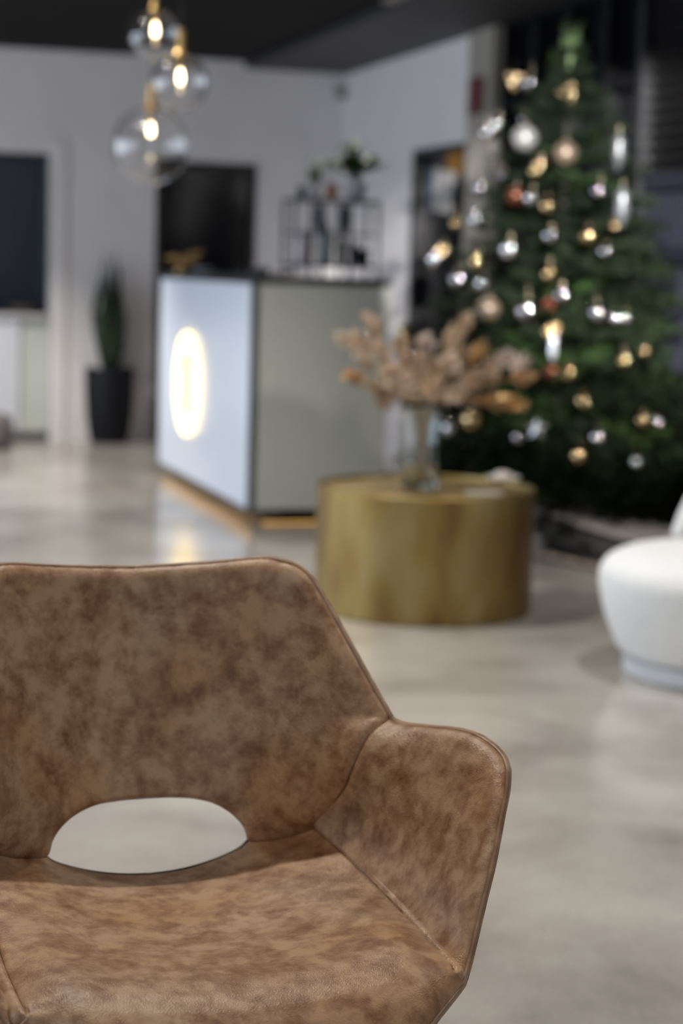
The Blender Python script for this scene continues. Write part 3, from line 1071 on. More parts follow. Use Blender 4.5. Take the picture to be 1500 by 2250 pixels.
for i, (px, py, dz_, sz, mi, sty) in enumerate(heads):
    tip = on_y(px, py, VC[1] + dz_)
    base = VC + np.array([rb.uniform(-.02, .02), rb.uniform(-.02, .02), .035])
    neck = VC + np.array([np.clip((tip[0] - VC[0]) * .25, -.05, .05), np.clip(dz_ * .3, -.04, .04), .31])
    st = catmull([base, neck, (neck * .45 + tip * .55) + np.array([0, 0, .02]), tip], 6)
    mb = MB().tube(st, .0018, 5)
    dr = tip - neck
    dr /= np.linalg.norm(dr)
    nl = {'p': 95, 'f': 80, 'l': 18}[sty]
    for q in range(nl):
        v = rb.normal(size=3)
        v /= np.linalg.norm(v)
        if sty == 'p':
            al_ = rb.uniform(-.9, .6)
            b_ = tip + dr * sz * al_ + v * sz * .32 * (1 - .5 * abs(al_)) * rb.rand()
            d_ = dr * .7 + v
            mb.leaf(b_, d_, rb.normal(size=3), rb.uniform(.018, .032), .010, .2)
        elif sty == 'f':
            b_ = tip + v * sz * .55 * rb.rand()
            mb.leaf(b_, v + dr * .3, rb.normal(size=3), rb.uniform(.018, .03), .016, .3)
        else:
            b_ = tip + dr * sz * rb.uniform(-.8, .6) + v * .01
            mb.leaf(b_, dr + v * .6, rb.normal(size=3), rb.uniform(.05, .075), .028, .2)
    stem = mb.build('flower_stem', MM[mi], bq, ang=180)
    nb = 3 if sty == 'l' else 7
    gb = MB()
    for q in range(nb):
        v = rb.normal(size=3)
        v /= np.linalg.norm(v)
        rr = .0058
        c_ = tip + v * sz * .6 + np.array([0, -.01, 0])
        gb.lathe([(rr * .1, -rr), (rr * .75, -rr * .66), (rr, 0), (rr * .75, rr * .66), (rr * .1, rr)], c_, 8, cap0=True, cap1=True)
    if i % 2 == 0:
        tag(gb.build('glossy_seeds', GLIT, stem, ang=180), None, None, None, 'stuff')

# ================================================================== CHRISTMAS TREE
TX = on_z(1212, 1205, 0)
TRC = np.array([TX[0], 8.5, 0])
THT = 2.20
BASEW = .68


def tree_r(z):
    """foliage radius at height z"""
    t = np.clip((z - .18) / (THT - .30), 0, 1)
    return BASEW * (1 - t) ** .66 * .95 + .055


NEED = noisy('fir_needles', (.0008, .003, .0006), (.0034, .0095, .002), 9, .65, spec=.15)
NEEDL = noisy('fir_needles_light', (.007, .018, .004), (.016, .034, .009), 9, .65, spec=.15)
BARK = noisy('tree_bark', (.006, .005, .004), (.012, .009, .007), 40, .9)
tree = thing('christmas_tree', TRC, 'tall dark green artificial fir tree decorated with baubles', 'tree')
MB().tube([TRC + np.array([0, 0, .0]), TRC + np.array([0, 0, 1.2]), TRC + np.array([0, 0, THT - .1])], [.03, .02, .008], 10).build('trunk', BARK, tree)
st = MB()
for q in range(4):
    a = q * math.pi / 2 + .4
    st.tube([TRC + np.array([0, 0, .12]), TRC + np.array([.15 * math.cos(a), .15 * math.sin(a), .08]), TRC + np.array([.25 * math.cos(a), .25 * math.sin(a), .012])], .010, 6)
st.build('tree_stand', BLACKMETAL, tree)


def branch_mesh(seed, mat, dens=1.0):
    """unit branch along +X, 1 m long, drooping a little, with side twigs and flat needles"""
    r_ = np.random.RandomState(seed)
    mb = MB()
    sp_ = np.array([(t, 0, .10 * math.sin(t * 2.2) - .10 * t * t) for t in np.linspace(0, 1, 7)])
    mb.tube(sp_, [.012, .011, .010, .009, .007, .005, .003], 5)

    def needles(p0, p1, n, L):
        d = p1 - p0
        ln = np.linalg.norm(d)
        d = d / ln
        for k in range(n):
            p = p0 + (p1 - p0) * (k + r_.rand()) / n
            v = r_.normal(size=3)
            v -= d * (v @ d)
            v /= np.linalg.norm(v) + 1e-9
            dd = d * .75 + v
            dd /= np.linalg.norm(dd)
            sd = np.cross(dd, r_.normal(size=3))
            sd /= np.linalg.norm(sd) + 1e-9
            w = .0062
            q = p + dd * L
            mb.add([p - sd * w, p + sd * w, q], [(0, 1, 2)])
    needles(sp_[4], sp_[6] + np.array([.05, 0, 0]), int(34 * dens), .075)
    for k in range(11):
        t = .22 + .075 * k
        b = np.array([np.interp(t, np.linspace(0, 1, 7), sp_[:, j]) for j in range(3)])
        sd = 1 if k % 2 else -1
        L = .42 * (1.12 - t) + .10
        e = b + np.array([L * .72, sd * L * .75, L * r_.uniform(-.10, .25)])
        mb.tube([b, (b + e) / 2 + np.array([0, 0, .01]), e], [.006, .005, .002], 4, caps=False)
        needles(b * .7 + e * .3, e + (e - b) * .12, int(30 * dens), .070)
    return mb.mesh('branch', mat, True, 180)


BM = [branch_mesh(20 + i, NEED) for i in range(5)] + [branch_mesh(40, NEEDL), branch_mesh(41, noisy('pale_tip_needles', (.10, .17, .07), (.15, .22, .10), 9, .5), 1.4)]
tw = world_of(tree).inverted()
nb_ = 0
z = .26
lay = 0
rt = np.random.RandomState(3)
while z < THT - .05 and nb_ < 290:
    r0 = float(tree_r(z))
    n = max(5, int(17 * r0 / BASEW + 5))
    for i in range(n):
        a = 2 * math.pi * (i + .5 * (lay % 2)) / n + rt.uniform(-.12, .12)
        L = r0 * rt.uniform(.86, 1.10)
        o = link('branch', BM[5] if rt.rand() < .16 else BM[rt.randint(5)])
        tilt = -.10 + .55 * (z / THT) ** 2 + rt.uniform(-.08, .08)
        o.matrix_basis = Matrix.Translation(Vector((TRC[0], TRC[1], z + rt.uniform(-.03, .03)))) @ Matrix.Rotation(a, 4, 'Z') @ Matrix.Rotation(-tilt, 4, 'Y') @ Matrix.Rotation(rt.uniform(-.3, .3), 4, 'X') @ Matrix.Diagonal(Vector((L, max(L, .22) * 1.05, max(L, .3), 1)))
        o.parent = tree
        o.matrix_parent_inverse = tw
        nb_ += 1
    z += .085 + .03 * (r0 / BASEW)
    lay += 1
for i in range(9):   # leader
    a = i * 2.4
    o = link('branch', BM[6])
    o.matrix_basis = Matrix.Translation(Vector((TRC[0], TRC[1], THT - .14 + .006 * i))) @ Matrix.Rotation(a, 4, 'Z') @ Matrix.Rotation(-1.46 + .02 * i, 4, 'Y') @ Matrix.Diagonal(Vector((.19, .09, .12, 1)))
    o.parent = tree
    o.matrix_parent_inverse = tw

# baubles: px, py, radius(m), finish, label
SILV = pmat('silver_bauble', (.58, .58, .60), .05, 1.0)
GOLB = pmat('gold_bauble', (.52, .38, .20), .06, 1.0)
CHAM = noisy('champagne_matt', (.085, .06, .043), (.105, .08, .06), 30, .38, metal=.4)
WHIM = noisy('pearl_matt', (.10, .10, .097), (.13, .13, .127), 30, .38, metal=.15)
COPP = noisy('copper_bauble', (.055, .015, .006), (.07, .022, .009), 30, .25, metal=.7)
REDB = pmat('red_bauble', (.08, .010, .006), .3, .3)
GREY = pmat('smoky_bauble', (.30, .28, .30), .07, 1.0)
FIN = {'s': SILV, 'g': GOLB, 'c': CHAM, 'w': WHIM, 'o': COPP, 'r': REDB, 'k': GREY}
CAPM = pmat('bauble_cap', (.10, .085, .06), .4, 1.0)


def sphere_mesh(mat):
    pr = [(max(math.sin(math.pi * i / 14), .01), -math.cos(math.pi * i / 14)) for i in range(15)]
    return MB().lathe(pr, (0, 0, 0), 24).mesh('bauble', mat, True, 180)


SM = {k_: sphere_mesh(v) for k_, v in FIN.items()}
cap_me = MB().lathe([(.24, .93), (.24, 1.12), (.12, 1.16), (.05, 1.2), (.05, 1.34)], (0, 0, 0), 12, cap0=True, cap1=True).mesh('cap', CAPM)
BL = [
    (1164, 181, .038, 's', 'bright silver bauble just under the pale tree tip, highest round one'),
    (1243, 206, .026, 'g', 'tiny gold bauble right of the tree top beside the gold bow'),
    (1095, 272, .036, 's', 'dazzling silver bauble at the upper left edge, level with the red notice foot'),
    (1073, 292, .036, 's', 'silver bauble at the upper left edge, outermost beside the dazzling one'),
    (1154, 263, .028, 'k', 'small smoky bauble directly above the large pearl bauble'),
    (1152, 304, .056, 'w', 'large pearl white bauble high on the tree'),
    (1242, 337, .052, 'c', 'large matt champagne bauble, highest of the champagne ones'),
    (1187, 362, .036, 'g', 'gold bauble below and left of the highest champagne bauble'),
    (1177, 376, .030, 'g', 'small gold bauble touching a bigger gold one in the upper tree'),
    (1106, 386, .028, 'k', 'faint smoky bauble in the green, left of the paired gold baubles'),
    (1054, 414, .034, 'k', 'smoky bauble at the left edge just below the off-white sheet level'),
    (1132, 431, .042, 'o', 'copper orange bauble in the upper left part of the tree'),
    (1170, 434, .040, 's', 'silver bauble immediately right of the copper orange one'),
    (1206, 452, .040, 'g', 'dull gold bauble in the upper middle below the silver and copper pair'),
    (1316, 420, .040, 'k', 'smoky bauble in the upper right part of the tree'),
    (1048, 482, .038, 's', 'silver bauble on the left side, beside a small green-gold one'),
    (1004, 490, .030, 'g', 'small green-gold bauble at the left edge, outermost at its height'),
    (1350, 496, .028, 'g', 'small dim gold bauble by the right edge under the white hanging ornament'),
    (1210, 517, .036, 's', 'silver bauble in the middle of the tree, right of the brightest one'),
    (1292, 519, .042, 'g', 'bronze gold bauble right of centre, above a small silver one'),
    (1330, 552, .034, 's', 'small silver bauble at the right side, alone on dark green'),
    (1122, 548, .050, 's', 'brightest large silver bauble left of the tree middle'),
    (974, 552, .040, 'g', 'brightest gold bauble at the far left edge'),
    (957, 570, .038, 's', 'bluish silver bauble at the far left edge touching the brightest gold one'),
    (1050, 574, .036, 'g', 'gold bauble on the left, between the far left pair and the brightest silver'),
    (1209, 603, .036, 'g', 'clear yellow gold bauble in the very middle of the tree'),
    (1008, 614, .044, 'k', 'smoky bauble on the left, below the far left gold and silver pair'),
    (1062, 622, .036, 's', 'silver bauble on the left, right of the smoky one under the gold'),
    (1072, 680, .052, 'c', 'large champagne bauble above the dried flowers, on the left'),
    (1160, 684, .054, 'k', 'large smoky silver bauble in the middle above the dried flowers'),
    (1204, 672, .026, 'r', 'small dark red bauble beside the large smoky silver one'),
    (1238, 650, .044, 'k', 'brownish smoky bauble right of the small dark red one'),
    (1314, 688, .048, 's', 'dazzling silver bauble on the right side, leftmost of a row of three'),
    (1352, 700, .034, 's', 'silver bauble on the right side, middle of a row of three'),
    (1376, 703, .034, 'k', 'smoky silver bauble on the right side, rightmost of a row of three'),
    (1028, 706, .032, 'g', 'gold bauble just above the right half of the dried flowers'),
    (1207, 729, .034, 'g', 'gold bauble above the clear icicle, left one of two'),
    (1226, 721, .030, 'g', 'gold bauble above the clear icicle, right one of two'),
    (1212, 818, .040, 'o', 'copper red bauble right of the dried flowers, below the clear icicle'),
    (1251, 819, .038, 'g', 'gold bauble immediately right of the copper red one'),
    (1372, 793, .038, 'g', 'gold bauble low on the right, nearer the middle of two gold ones'),
    (1418, 772, .034, 'g', 'dim gold bauble at the right edge above the white stool'),
    (1283, 881, .036, 'g', 'dull gold bauble right of the dried flowers, lower half'),
    (1412, 924, .038, 'g', 'bright gold bauble near the lower right edge beside a dim smoky one'),
    (1446, 929, .034, 'k', 'dim smoky bauble at the lower right edge'),
    (1314, 961, .036, 's', 'bright silver bauble in the lower right part, above a gold one'),
    (1274, 1001, .040, 'g', 'gold bauble low on the tree above the right rim of the table'),
    (1399, 1013, .036, 's', 'lowest silver bauble, at the lower right'),
    (1141, 960, .032, 'k', 'faint smoky bauble above the right part of the table top'),
    (1040, 922, .052, 'g', 'large gold bauble behind the gilded leaves right of the vase'),
    (990, 940, .040, 's', 'silver bauble close to the right side of the vase'),
    (902, 779, .036, 's', 'silver bauble at the left edge seen through the dried flowers'),
    (890, 729, .034, 'g', 'champagne gold bauble at the left edge above the dried flowers'),
]


def on_tree(px, py, off=.0):
    Y = TRC[1] - .3
    for _ in range(8):
        p = on_y(px, py, Y)
        r = float(tree_r(p[2])) * 1.02 + off
        dx = p[0] - TRC[0]
        Y = TRC[1] - math.sqrt(max(r * r - dx * dx, .0004))
    return on_y(px, py, Y)


hook_me = MB().tube([(0, 0, 1.3), (0, 0, 1.75), (.12, .1, 2.0), (.02, .25, 2.1)], .03, 5).mesh('hook', CAPM)
proto = {}
for (px, py, r, f, lb) in BL:
    p = on_tree(px, py, .01)
    o = link('bauble', SM[f])
    tag(o, lb, 'bauble', 'round baubles on the tree')
    o.location = p
    o.scale = (r, r, r)
    o.rotation_euler = (rt.uniform(-.15, .15), rt.uniform(-.15, .15), rt.rand() * 6)
    for nm, me in (('cap', cap_me), ('hook', hook_me)):
        c = bpy.data.objects.new(nm, me)
        S.collection.objects.link(c)
        c.parent = o

# gold bows and white / clear hanging ornaments
BOW = noisy('gold_ribbon', (.13, .09, .04), (.155, .115, .058), 20, .38, metal=.5)


def bow(px, py, sz, lb, rot):
    p = on_tree(px, py, .02)
    o = thing('ribbon_bow', p, lb, 'bow', 'gold bows at the tree top')
    o.rotation_euler = (0, rot, 0)
    for sx in (-1, 1):
        P = catmull([(0, 0, 0), (sx * sz * .5, -.01, sz * .38), (sx * sz, -.005, sz * .1), (sx * sz * .6, .01, -sz * .18), (0, 0, 0)], 6)
        V = []
        for q in P:
            V += [q + np.array([0, -.018, 0]), q + np.array([0, .018, 0])]
        F = [(2 * i, 2 * i + 1, 2 * i + 3, 2 * i + 2) for i in range(len(P) - 1)]
        me = MB().add(V, F).mesh('loop', BOW, True, 180)
        c = bpy.data.objects.new('loop', me); S.collection.objects.link(c); c.parent = o
        P = catmull([(0, 0, 0), (sx * sz * .25, -.01, -sz * .5), (sx * sz * .5, -.0, -sz * .95)], 6)
        V = []
        for q in P:
            V += [q + np.array([-.012, 0, 0]), q + np.array([.012, 0, 0])]
        me = MB().add(V, F[:len(P) - 1]).mesh('tail', BOW, True, 180)
        c = bpy.data.objects.new('tail', me); S.collection.objects.link(c); c.parent = o
    me = MB().lathe([(.004, -.012), (.014, -.008), (.016, 0), (.014, .008), (.004, .012)], (0, 0, 0), 12, cap0=True, cap1=True).mesh('knot', BOW)
    c = bpy.data.objects.new('knot', me); S.collection.objects.link(c); c.parent = o


bow(1116, 166, .062, 'pale gold bow sticking out at the top left of the tree', -1.0)
bow(1256, 188, .062, 'dull gold bow at the top right of the tree', .5)


def icicle(px, py, h, r, lb, mat):
    p = on_tree(px, py, .02)
    o = thing('drop_ornament', p, lb, 'ornament', 'long drop ornaments on the tree')
    me = MB().lathe([(.002, -h / 2), (r * .5, -h * .3), (r, -h * .05), (r * .7, h * .1), (r * .95, h * .25), (r * .4, h * .42), (.003, h * .5)], (0, 0, 0), 14).mesh('drop', mat, True, 180)
    c = bpy.data.objects.new('drop', me); S.collection.objects.link(c); c.parent = o
    me = MB().tube([(0, 0, h * .49), (0, 0, h * .49 + .03)], .002, 5).mesh('thread', CAPM)
    c = bpy.data.objects.new('thread', me); S.collection.objects.link(c); c.parent = o


FROST = noisy('frosted_white', (.06, .065, .07), (.085, .09, .10), 30, .3, metal=.2)
icicle(1359, 334, .16, .030, 'frosted white drop ornament at the upper right edge of the tree', FROST)
icicle(1366, 456, .18, .036, 'larger frosted white drop ornament at the right edge, lower of the two', FROST)
icicle(1214, 768, .13, .018, 'slim silvery icicle above the copper red bauble', pmat('icicle', (.5, .55, .62), .15, .6))
# star
p = on_tree(1179, 942, .02)
o = thing('star_ornament', p, 'small silver star ornament low on the tree, right of the vase', 'ornament')
V = [(0, -.01, 0), (0, .01, 0)]
for i in range(10):
    a = math.pi / 2 + i * math.pi / 5
    r = .045 if i % 2 == 0 else .018
    V.append((r * math.cos(a), 0, r * math.sin(a)))
F = []
for i in range(10):
    F += [(0, 2 + i, 2 + (i + 1) % 10), (1, 2 + (i + 1) % 10, 2 + i)]
me = MB().add(V, F).mesh('star', pmat('star_silver', (.6, .62, .66), .25, .8), False)
c = bpy.data.objects.new('star', me); S.collection.objects.link(c); c.parent = o
me = MB().tube([(0, 0, .045), (0, 0, .07)], .002, 5).mesh('thread', CAPM)
c = bpy.data.objects.new('thread', me); S.collection.objects.link(c); c.parent = o

# ================================================================== WEATHERED WOODEN SLEIGH-LIKE PIECE
WOODG = noisy('weathered_wood', (.24, .21, .20), (.36, .32, .30), 14, .75, stretch=(1, 6, 6), bump=.3, bscale=30)
WOODT = noisy('tan_wood', (.26, .19, .13), (.34, .25, .18), 20, .6)
WOODD = noisy('dark_wood', (.030, .024, .021), (.05, .04, .034), 14, .7)
a0 = on_z(1120, 1112, .17)
a0 = on_y(1150, 1115, 8.15)
a1 = on_y(1400, 1192, 7.55)
sl = thing('wooden_sledge', (on_z(1260, 1222, 0)), 'low weathered grey wooden sledge with a tan runner under the tree', 'sledge')
ax = (a1 - a0)
LN = np.linalg.norm(ax)
ax /= LN
side = np.cross(ax, (0, 0, 1.))
side /= np.linalg.norm(side)
if side[1] > 0:
    side = -side      # points to the camera
upv = np.cross(side, ax)
if upv[2] < 0:
    upv = -upv
RR = np.stack([ax, side, upv], 1)
mid = (a0 + a1) / 2
for k_ in range(4):
    MB().box(mid - side * (.045 + k_ * .085) + upv * .0, (LN * 1.06, .072, .020), RR, .004).build('slat', WOODG, sl)
for t in (-.34, .0, .34):
    MB().box(mid + ax * LN * t - side * .17 - upv * .024, (.035, .33, .026), RR, .003).build('cross_bar', WOODD, sl)
for off in (.03, .31):
    q0 = mid - side * off
    P = []
    for t, hh in ((-.52, .0), (-.40, .008), (0, .008), (.15, .010), (.33, .030), (.46, .075), (.52, .13)):
        b = q0 + ax * LN * t
        P.append((b[0], b[1], .012 + hh if t < .5 else max(.10, b[2] - .04)))
    P = catmull(P, 5)
    MB().tube(P, .013, 8).build('runner', WOODT, sl)
    for t in (-.34, 0, .30):
        b = q0 + ax * LN * t
        ztp = b[2] - .03
        j = np.argmin(np.linalg.norm(P[:, :2] - b[None, :2], axis=1))
        MB().tube([(b[0], b[1], P[j][2]), (b[0], b[1], ztp)], .013, 8).build('upright', WOODD, sl)
    MB().box(q0 + side * .0 - upv * .07, (LN * .78, .016, .075), RR, .003).build('side_board', WOODD, sl)
# crumpled grey-pink cloth sack lying beside the table foot
pq = on_z(1203, 1222, 0)
ck = thing('cloth_sack', (pq[0], pq[1] + .07, 0), 'small greyish pink cloth sack on the floor between table and sledge', 'sack')
r_ = np.random.RandomState(9)
V = []
n1, n2 = 12, 20
for i in range(n1):
    th = math.pi * (.02 + .96 * i / (n1 - 1))
    for j in range(n2):
        ph = 2 * math.pi * j / n2
        rr = .055 * (1 + .13 * math.sin(3 * ph + 2 * th) + .08 * math.sin(7 * ph))
        z = .085 * (1 - math.cos(math.pi - th)) * 1.0
        shr = math.sin(th) ** .7 * (1 - .35 * (z / .17))
        V.append((pq[0] - .012 + rr * shr * math.cos(ph), pq[1] + .07 + rr * shr * math.sin(ph), .002 + z))
F = []
for i in range(n1 - 1):
    for j in range(n2):
        F.append((i * n2 + j, i * n2 + (j + 1) % n2, (i + 1) * n2 + (j + 1) % n2, (i + 1) * n2 + j))
MB().add(V, F).build('sack_body', noisy('sack_cloth', (.26, .22, .21), (.36, .31, .29), 30, .85), ck, ang=180, fix=True)
MB().tube([(pq[0] - .012 + .032 * math.cos(a), pq[1] + .07 + .032 * math.sin(a), .14) for a in np.linspace(0, 2 * math.pi, 17)[:-1]], .004, 6, closed=True).build('tie_cord', WOODT, ck)

# ================================================================== WHITE UPHOLSTERED LOUNGE CHAIR at the right
BOUC = noisy('white_boucle', (.66, .67, .68), (.74, .75, .75), 60, .85, bump=.12, bscale=260)
LC = np.array([1.215, 5.78, 0])
lc = thing('tub_chair', LC, 'rounded white upholstered tub chair cut off by the right picture edge', 'chair')
MB().lathe([(.001, 0), (.325, 0), (.335, .01), (.335, .055), (.32, .062)], LC, 64).build('swivel_plinth', pmat('plinth_white', (.50, .52, .56), .5), lc)
prof = [(.30, .060), (.335, .064), (.352, .075), (.375, .12), (.398, .18), (.414, .24), (.420, .285), (.417, .315), (.40, .345), (.37, .364), (.32, .380), (.22, .392), (.1, .397), (.002, .398)]
pp = catmull([(a, 0, b) for a, b in prof], 4)
MB().lathe([(max(q[0], .001), q[2]) for q in pp], LC, 80, cap0=True).build('seat', BOUC, lc, ang=180)
V = []
nA, nB = 40, 20
ctr = LC + np.array([.0, .0, 0])
for i in range(nA + 1):
    a = math.radians(116 - 162 * i / nA)          # wraps round the rear and right side
    e = min(1, min(i, nA - i) / 7.)
    hh = .20 * math.sin(e * math.pi / 2) ** .8 + .015
    for j in range(nB):
        b = 2 * math.pi * j / nB
        rad = .335 + (.062 * (.25 + .75 * math.sin(e * math.pi / 2))) * math.cos(b)
        z = .385 + hh * .5 + hh * .62 * math.sin(b) * (1 if math.sin(b) > 0 else .9)
        V.append(ctr + np.array([rad * math.cos(a), rad * math.sin(a), z]))
F = []
for i in range(nA):
    for j in range(nB):
        F.append((i * nB + j, i * nB + (j + 1) % nB, (i + 1) * nB + (j + 1) % nB, (i + 1) * nB + j))
F += [tuple(range(nB)), tuple(nA * nB + j for j in range(nB - 1, -1, -1))]
MB().add(V, F).build('backrest', BOUC, lc, ang=180, fix=True)

# low grey stool at the far left edge, mostly outside the picture
pq = on_z(-30, 985, 0)
o = thing('grey_stool', pq, 'low grey rounded stool at the left picture edge before the counter', 'stool')
MB().lathe([(.12, 0), (.16, .012), (.175, .10), (.17, .19), (.14, .225), (.002, .235)], pq, 36, cap0=True).build('stool_cushion', noisy('grey_felt', (.14, .13, .135), (.19, .175, .18), 30, .85), o, ang=60)
MB().lathe([(.13, .002), (.15, .002), (.163, .02), (.16, .024)], pq, 36).build('base_ring', BLACKMETAL, o)
# bowl on the counter at far left
sb_, tb_ = to_room(on_plane(62, 686, BW, Wd))[0], -.25
o = thing('brown_bowl', room(sb_, tb_, zO0), 'small brown bowl on the sill of the grey opening', 'bowl')
MB().lathe([(.05, 0), (.09, .03), (.105, .055), (.10, .055), (.07, .02), (.002, .012)], room(sb_, tb_, zO0 + .0005), 24, cap0=True).build('bowl_body', noisy('brown_glaze', (.10, .08, .07), (.14, .11, .09), 20, .4), o)
sb2 = to_room(on_plane(90, 686, BW, Wd))[0]
o = thing('dark_bag', room(sb2, -.25, zO0), 'dark folded bag at the right end of the sill in the grey opening', 'bag')
MB().rbox(sb2 - .10, sb2 + .05, -.33, -.2, zO0 + .0005, zO0 + .05, .018).build('bag_body', pmat('dark_cloth', (.012, .013, .016), .7), o)
MB().tube(catmull([room(sb2 - .06, -.265, zO0 + .045), room(sb2 - .03, -.265, zO0 + .075), room(sb2 + .0, -.265, zO0 + .045)], 6), .004, 6).build('handle', BLACKMETAL, o)

# ================================================================== LEATHER ARMCHAIR (foreground)
CO = np.array([-.08, 1.89, 0])
CA = math.radians(19.0)
chair = thing('leather_armchair', CO, 'distressed tan leather armchair with an oval hole low in its back', 'armchair', rz=CA)

# right half control curves in the chair's own frame (x right, y to the rear, z up)
P0 = (.285, .370, .645)
Q0 = (.204, .430, .500)
hole_top = [(0, .482, .5345), (.035, .482, .5335), (.070, .481, .5290), (.098, .477, .5195), (.119, .471, .505), (.130, .465, .490), (.1325, .461, .474)]
hole_bot = [(.1325, .461, .474), (.122, .459, .4655), (.098, .455, .4565), (.064, .450, .4485), (.030, .443, .4455), (0, .441, .4445)]
low_seam = [(.1325, .461, .474), (.160, .453, .4785), (.182, .445, .486), Q0]
side_seam = [Q0, (.217, .400, .529), (.230, .372, .562), (.239, .362, .597), (.256, .362, .628), P0]
back_edge = [P0, (.2735, .390, .671), (.262, .410, .698), (.244, .450, .744), (.228, .485, .783), (.217, .505, .805), (.203, .520, .8175), (.190, .530, .8225), (.178, .540, .8245), (.150, .550, .8235), (.123, .558, .820), (.06, .574, .814), (0, .580, .811)]
arm_top = [P0, (.294, .355, .6425), (.313, .315, .647), (.332, .260, .655), (.341, .225, .656), (.348, .200, .651), (.351, .175, .643), (.348, .155, .633)]
arm_front = [(.240, .012, .442), (.246, .020, .447), (.256, .033, .459), (.266, .045, .477), (.284, .065, .513), (.302, .085, .547), (.327, .120, .593), (.340, .138, .616), (.348, .155, .633)]
seat_seam = [Q0, (.218, .360, .4865), (.226, .290, .4755), (.2315, .150, .4635), (.2305, .05, .4595), (.2300, .0, .4590)]
rim_low = [(.2300, .0, .4590), (.236, .005, .4515), (.240, .012, .442)]
front_low = [(.240, .012, .442), (.228, .0, .438), (.195, -.030, .427), (.177, -.045, .420), (.140, -.060, .409), (.07, -.070, .402), (0, -.072, .400)]


def smooth1(P, n):
    Q = P.copy()
    for _ in range(n):
        Q[1:-1] = (Q[:-2] + 2 * Q[1:-1] + Q[2:]) / 4
    return Q


def coons(B, T, L, R, nu, nv, pu=None, pv=None, k=1.0):
    pu = np.linspace(0, 1, nu) if pu is None else pu
    pv = np.linspace(0, 1, nv) if pv is None else pv
    nu, nv = len(pu), len(pv)
    B = resample(B, nu, params=pu); T = resample(T, nu, params=pu)
    L = resample(L, nv, params=pv); R = resample(R, nv, params=pv)
    u = pu[:, None, None]; v = pv[None, :, None]
    if k > 1:      # corners of the outline fade out into the panel instead of creasing it
        Bs = smooth1(B, 260)
        wb_ = np.exp(-v / .10)
        Bm = B[:, None] * wb_ + Bs[:, None] * (1 - wb_)
    else:
        Bm = B[:, None]
    S_ = (1 - v) * Bm + v * T[:, None]
    cl = L - ((1 - v[0]) * L[0] + v[0] * L[-1])
    cr_ = R - ((1 - v[0]) * R[0] + v[0] * R[-1])
    if k > 1:
        cls, crs = smooth1(cl, 300), smooth1(cr_, 300)
        wl_, wr_ = np.exp(-u / .035), np.exp(-(1 - u) / .035)
        cl = cl[None] * wl_ + cls[None] * (1 - wl_)
        cr_ = cr_[None] * wr_ + crs[None] * (1 - wr_)
    else:
        cl, cr_ = cl[None], cr_[None]
    S_ = S_ + (1 - u) ** k * cl + u ** k * cr_
    return S_


def edge_params(n, a0=True, a1=True):
    """parameters denser near the ends"""
    t = np.linspace(0, 1, n)
    if a0 and a1:
        return .5 - .5 * np.cos(math.pi * t) if False else (t + (.5 - .5 * np.cos(math.pi * t)) * 2) / 3
    return t


def normals(G):
    du = np.gradient(G, axis=0)
    dv = np.gradient(G, axis=1)
    n = np.cross(du, dv)
    ln = np.linalg.norm(n, axis=2, keepdims=True)
    n = n / np.maximum(ln, 1e-12)
    return n


def dist_to(G, C_):
    C_ = resample(C_, 260)
    F_ = G.reshape(-1, 3)
    out = np.empty(len(F_))
    for i in range(0, len(F_), 2000):
        d = np.linalg.norm(F_[i:i + 2000, None] - C_[None], axis=2)
        out[i:i + 2000] = d.min(1)
    return out.reshape(G.shape[:2])


def prof_h(d, r):
    q = np.clip(1 - d / r, 0, 1)
    return r * np.sqrt(1 - q * q)


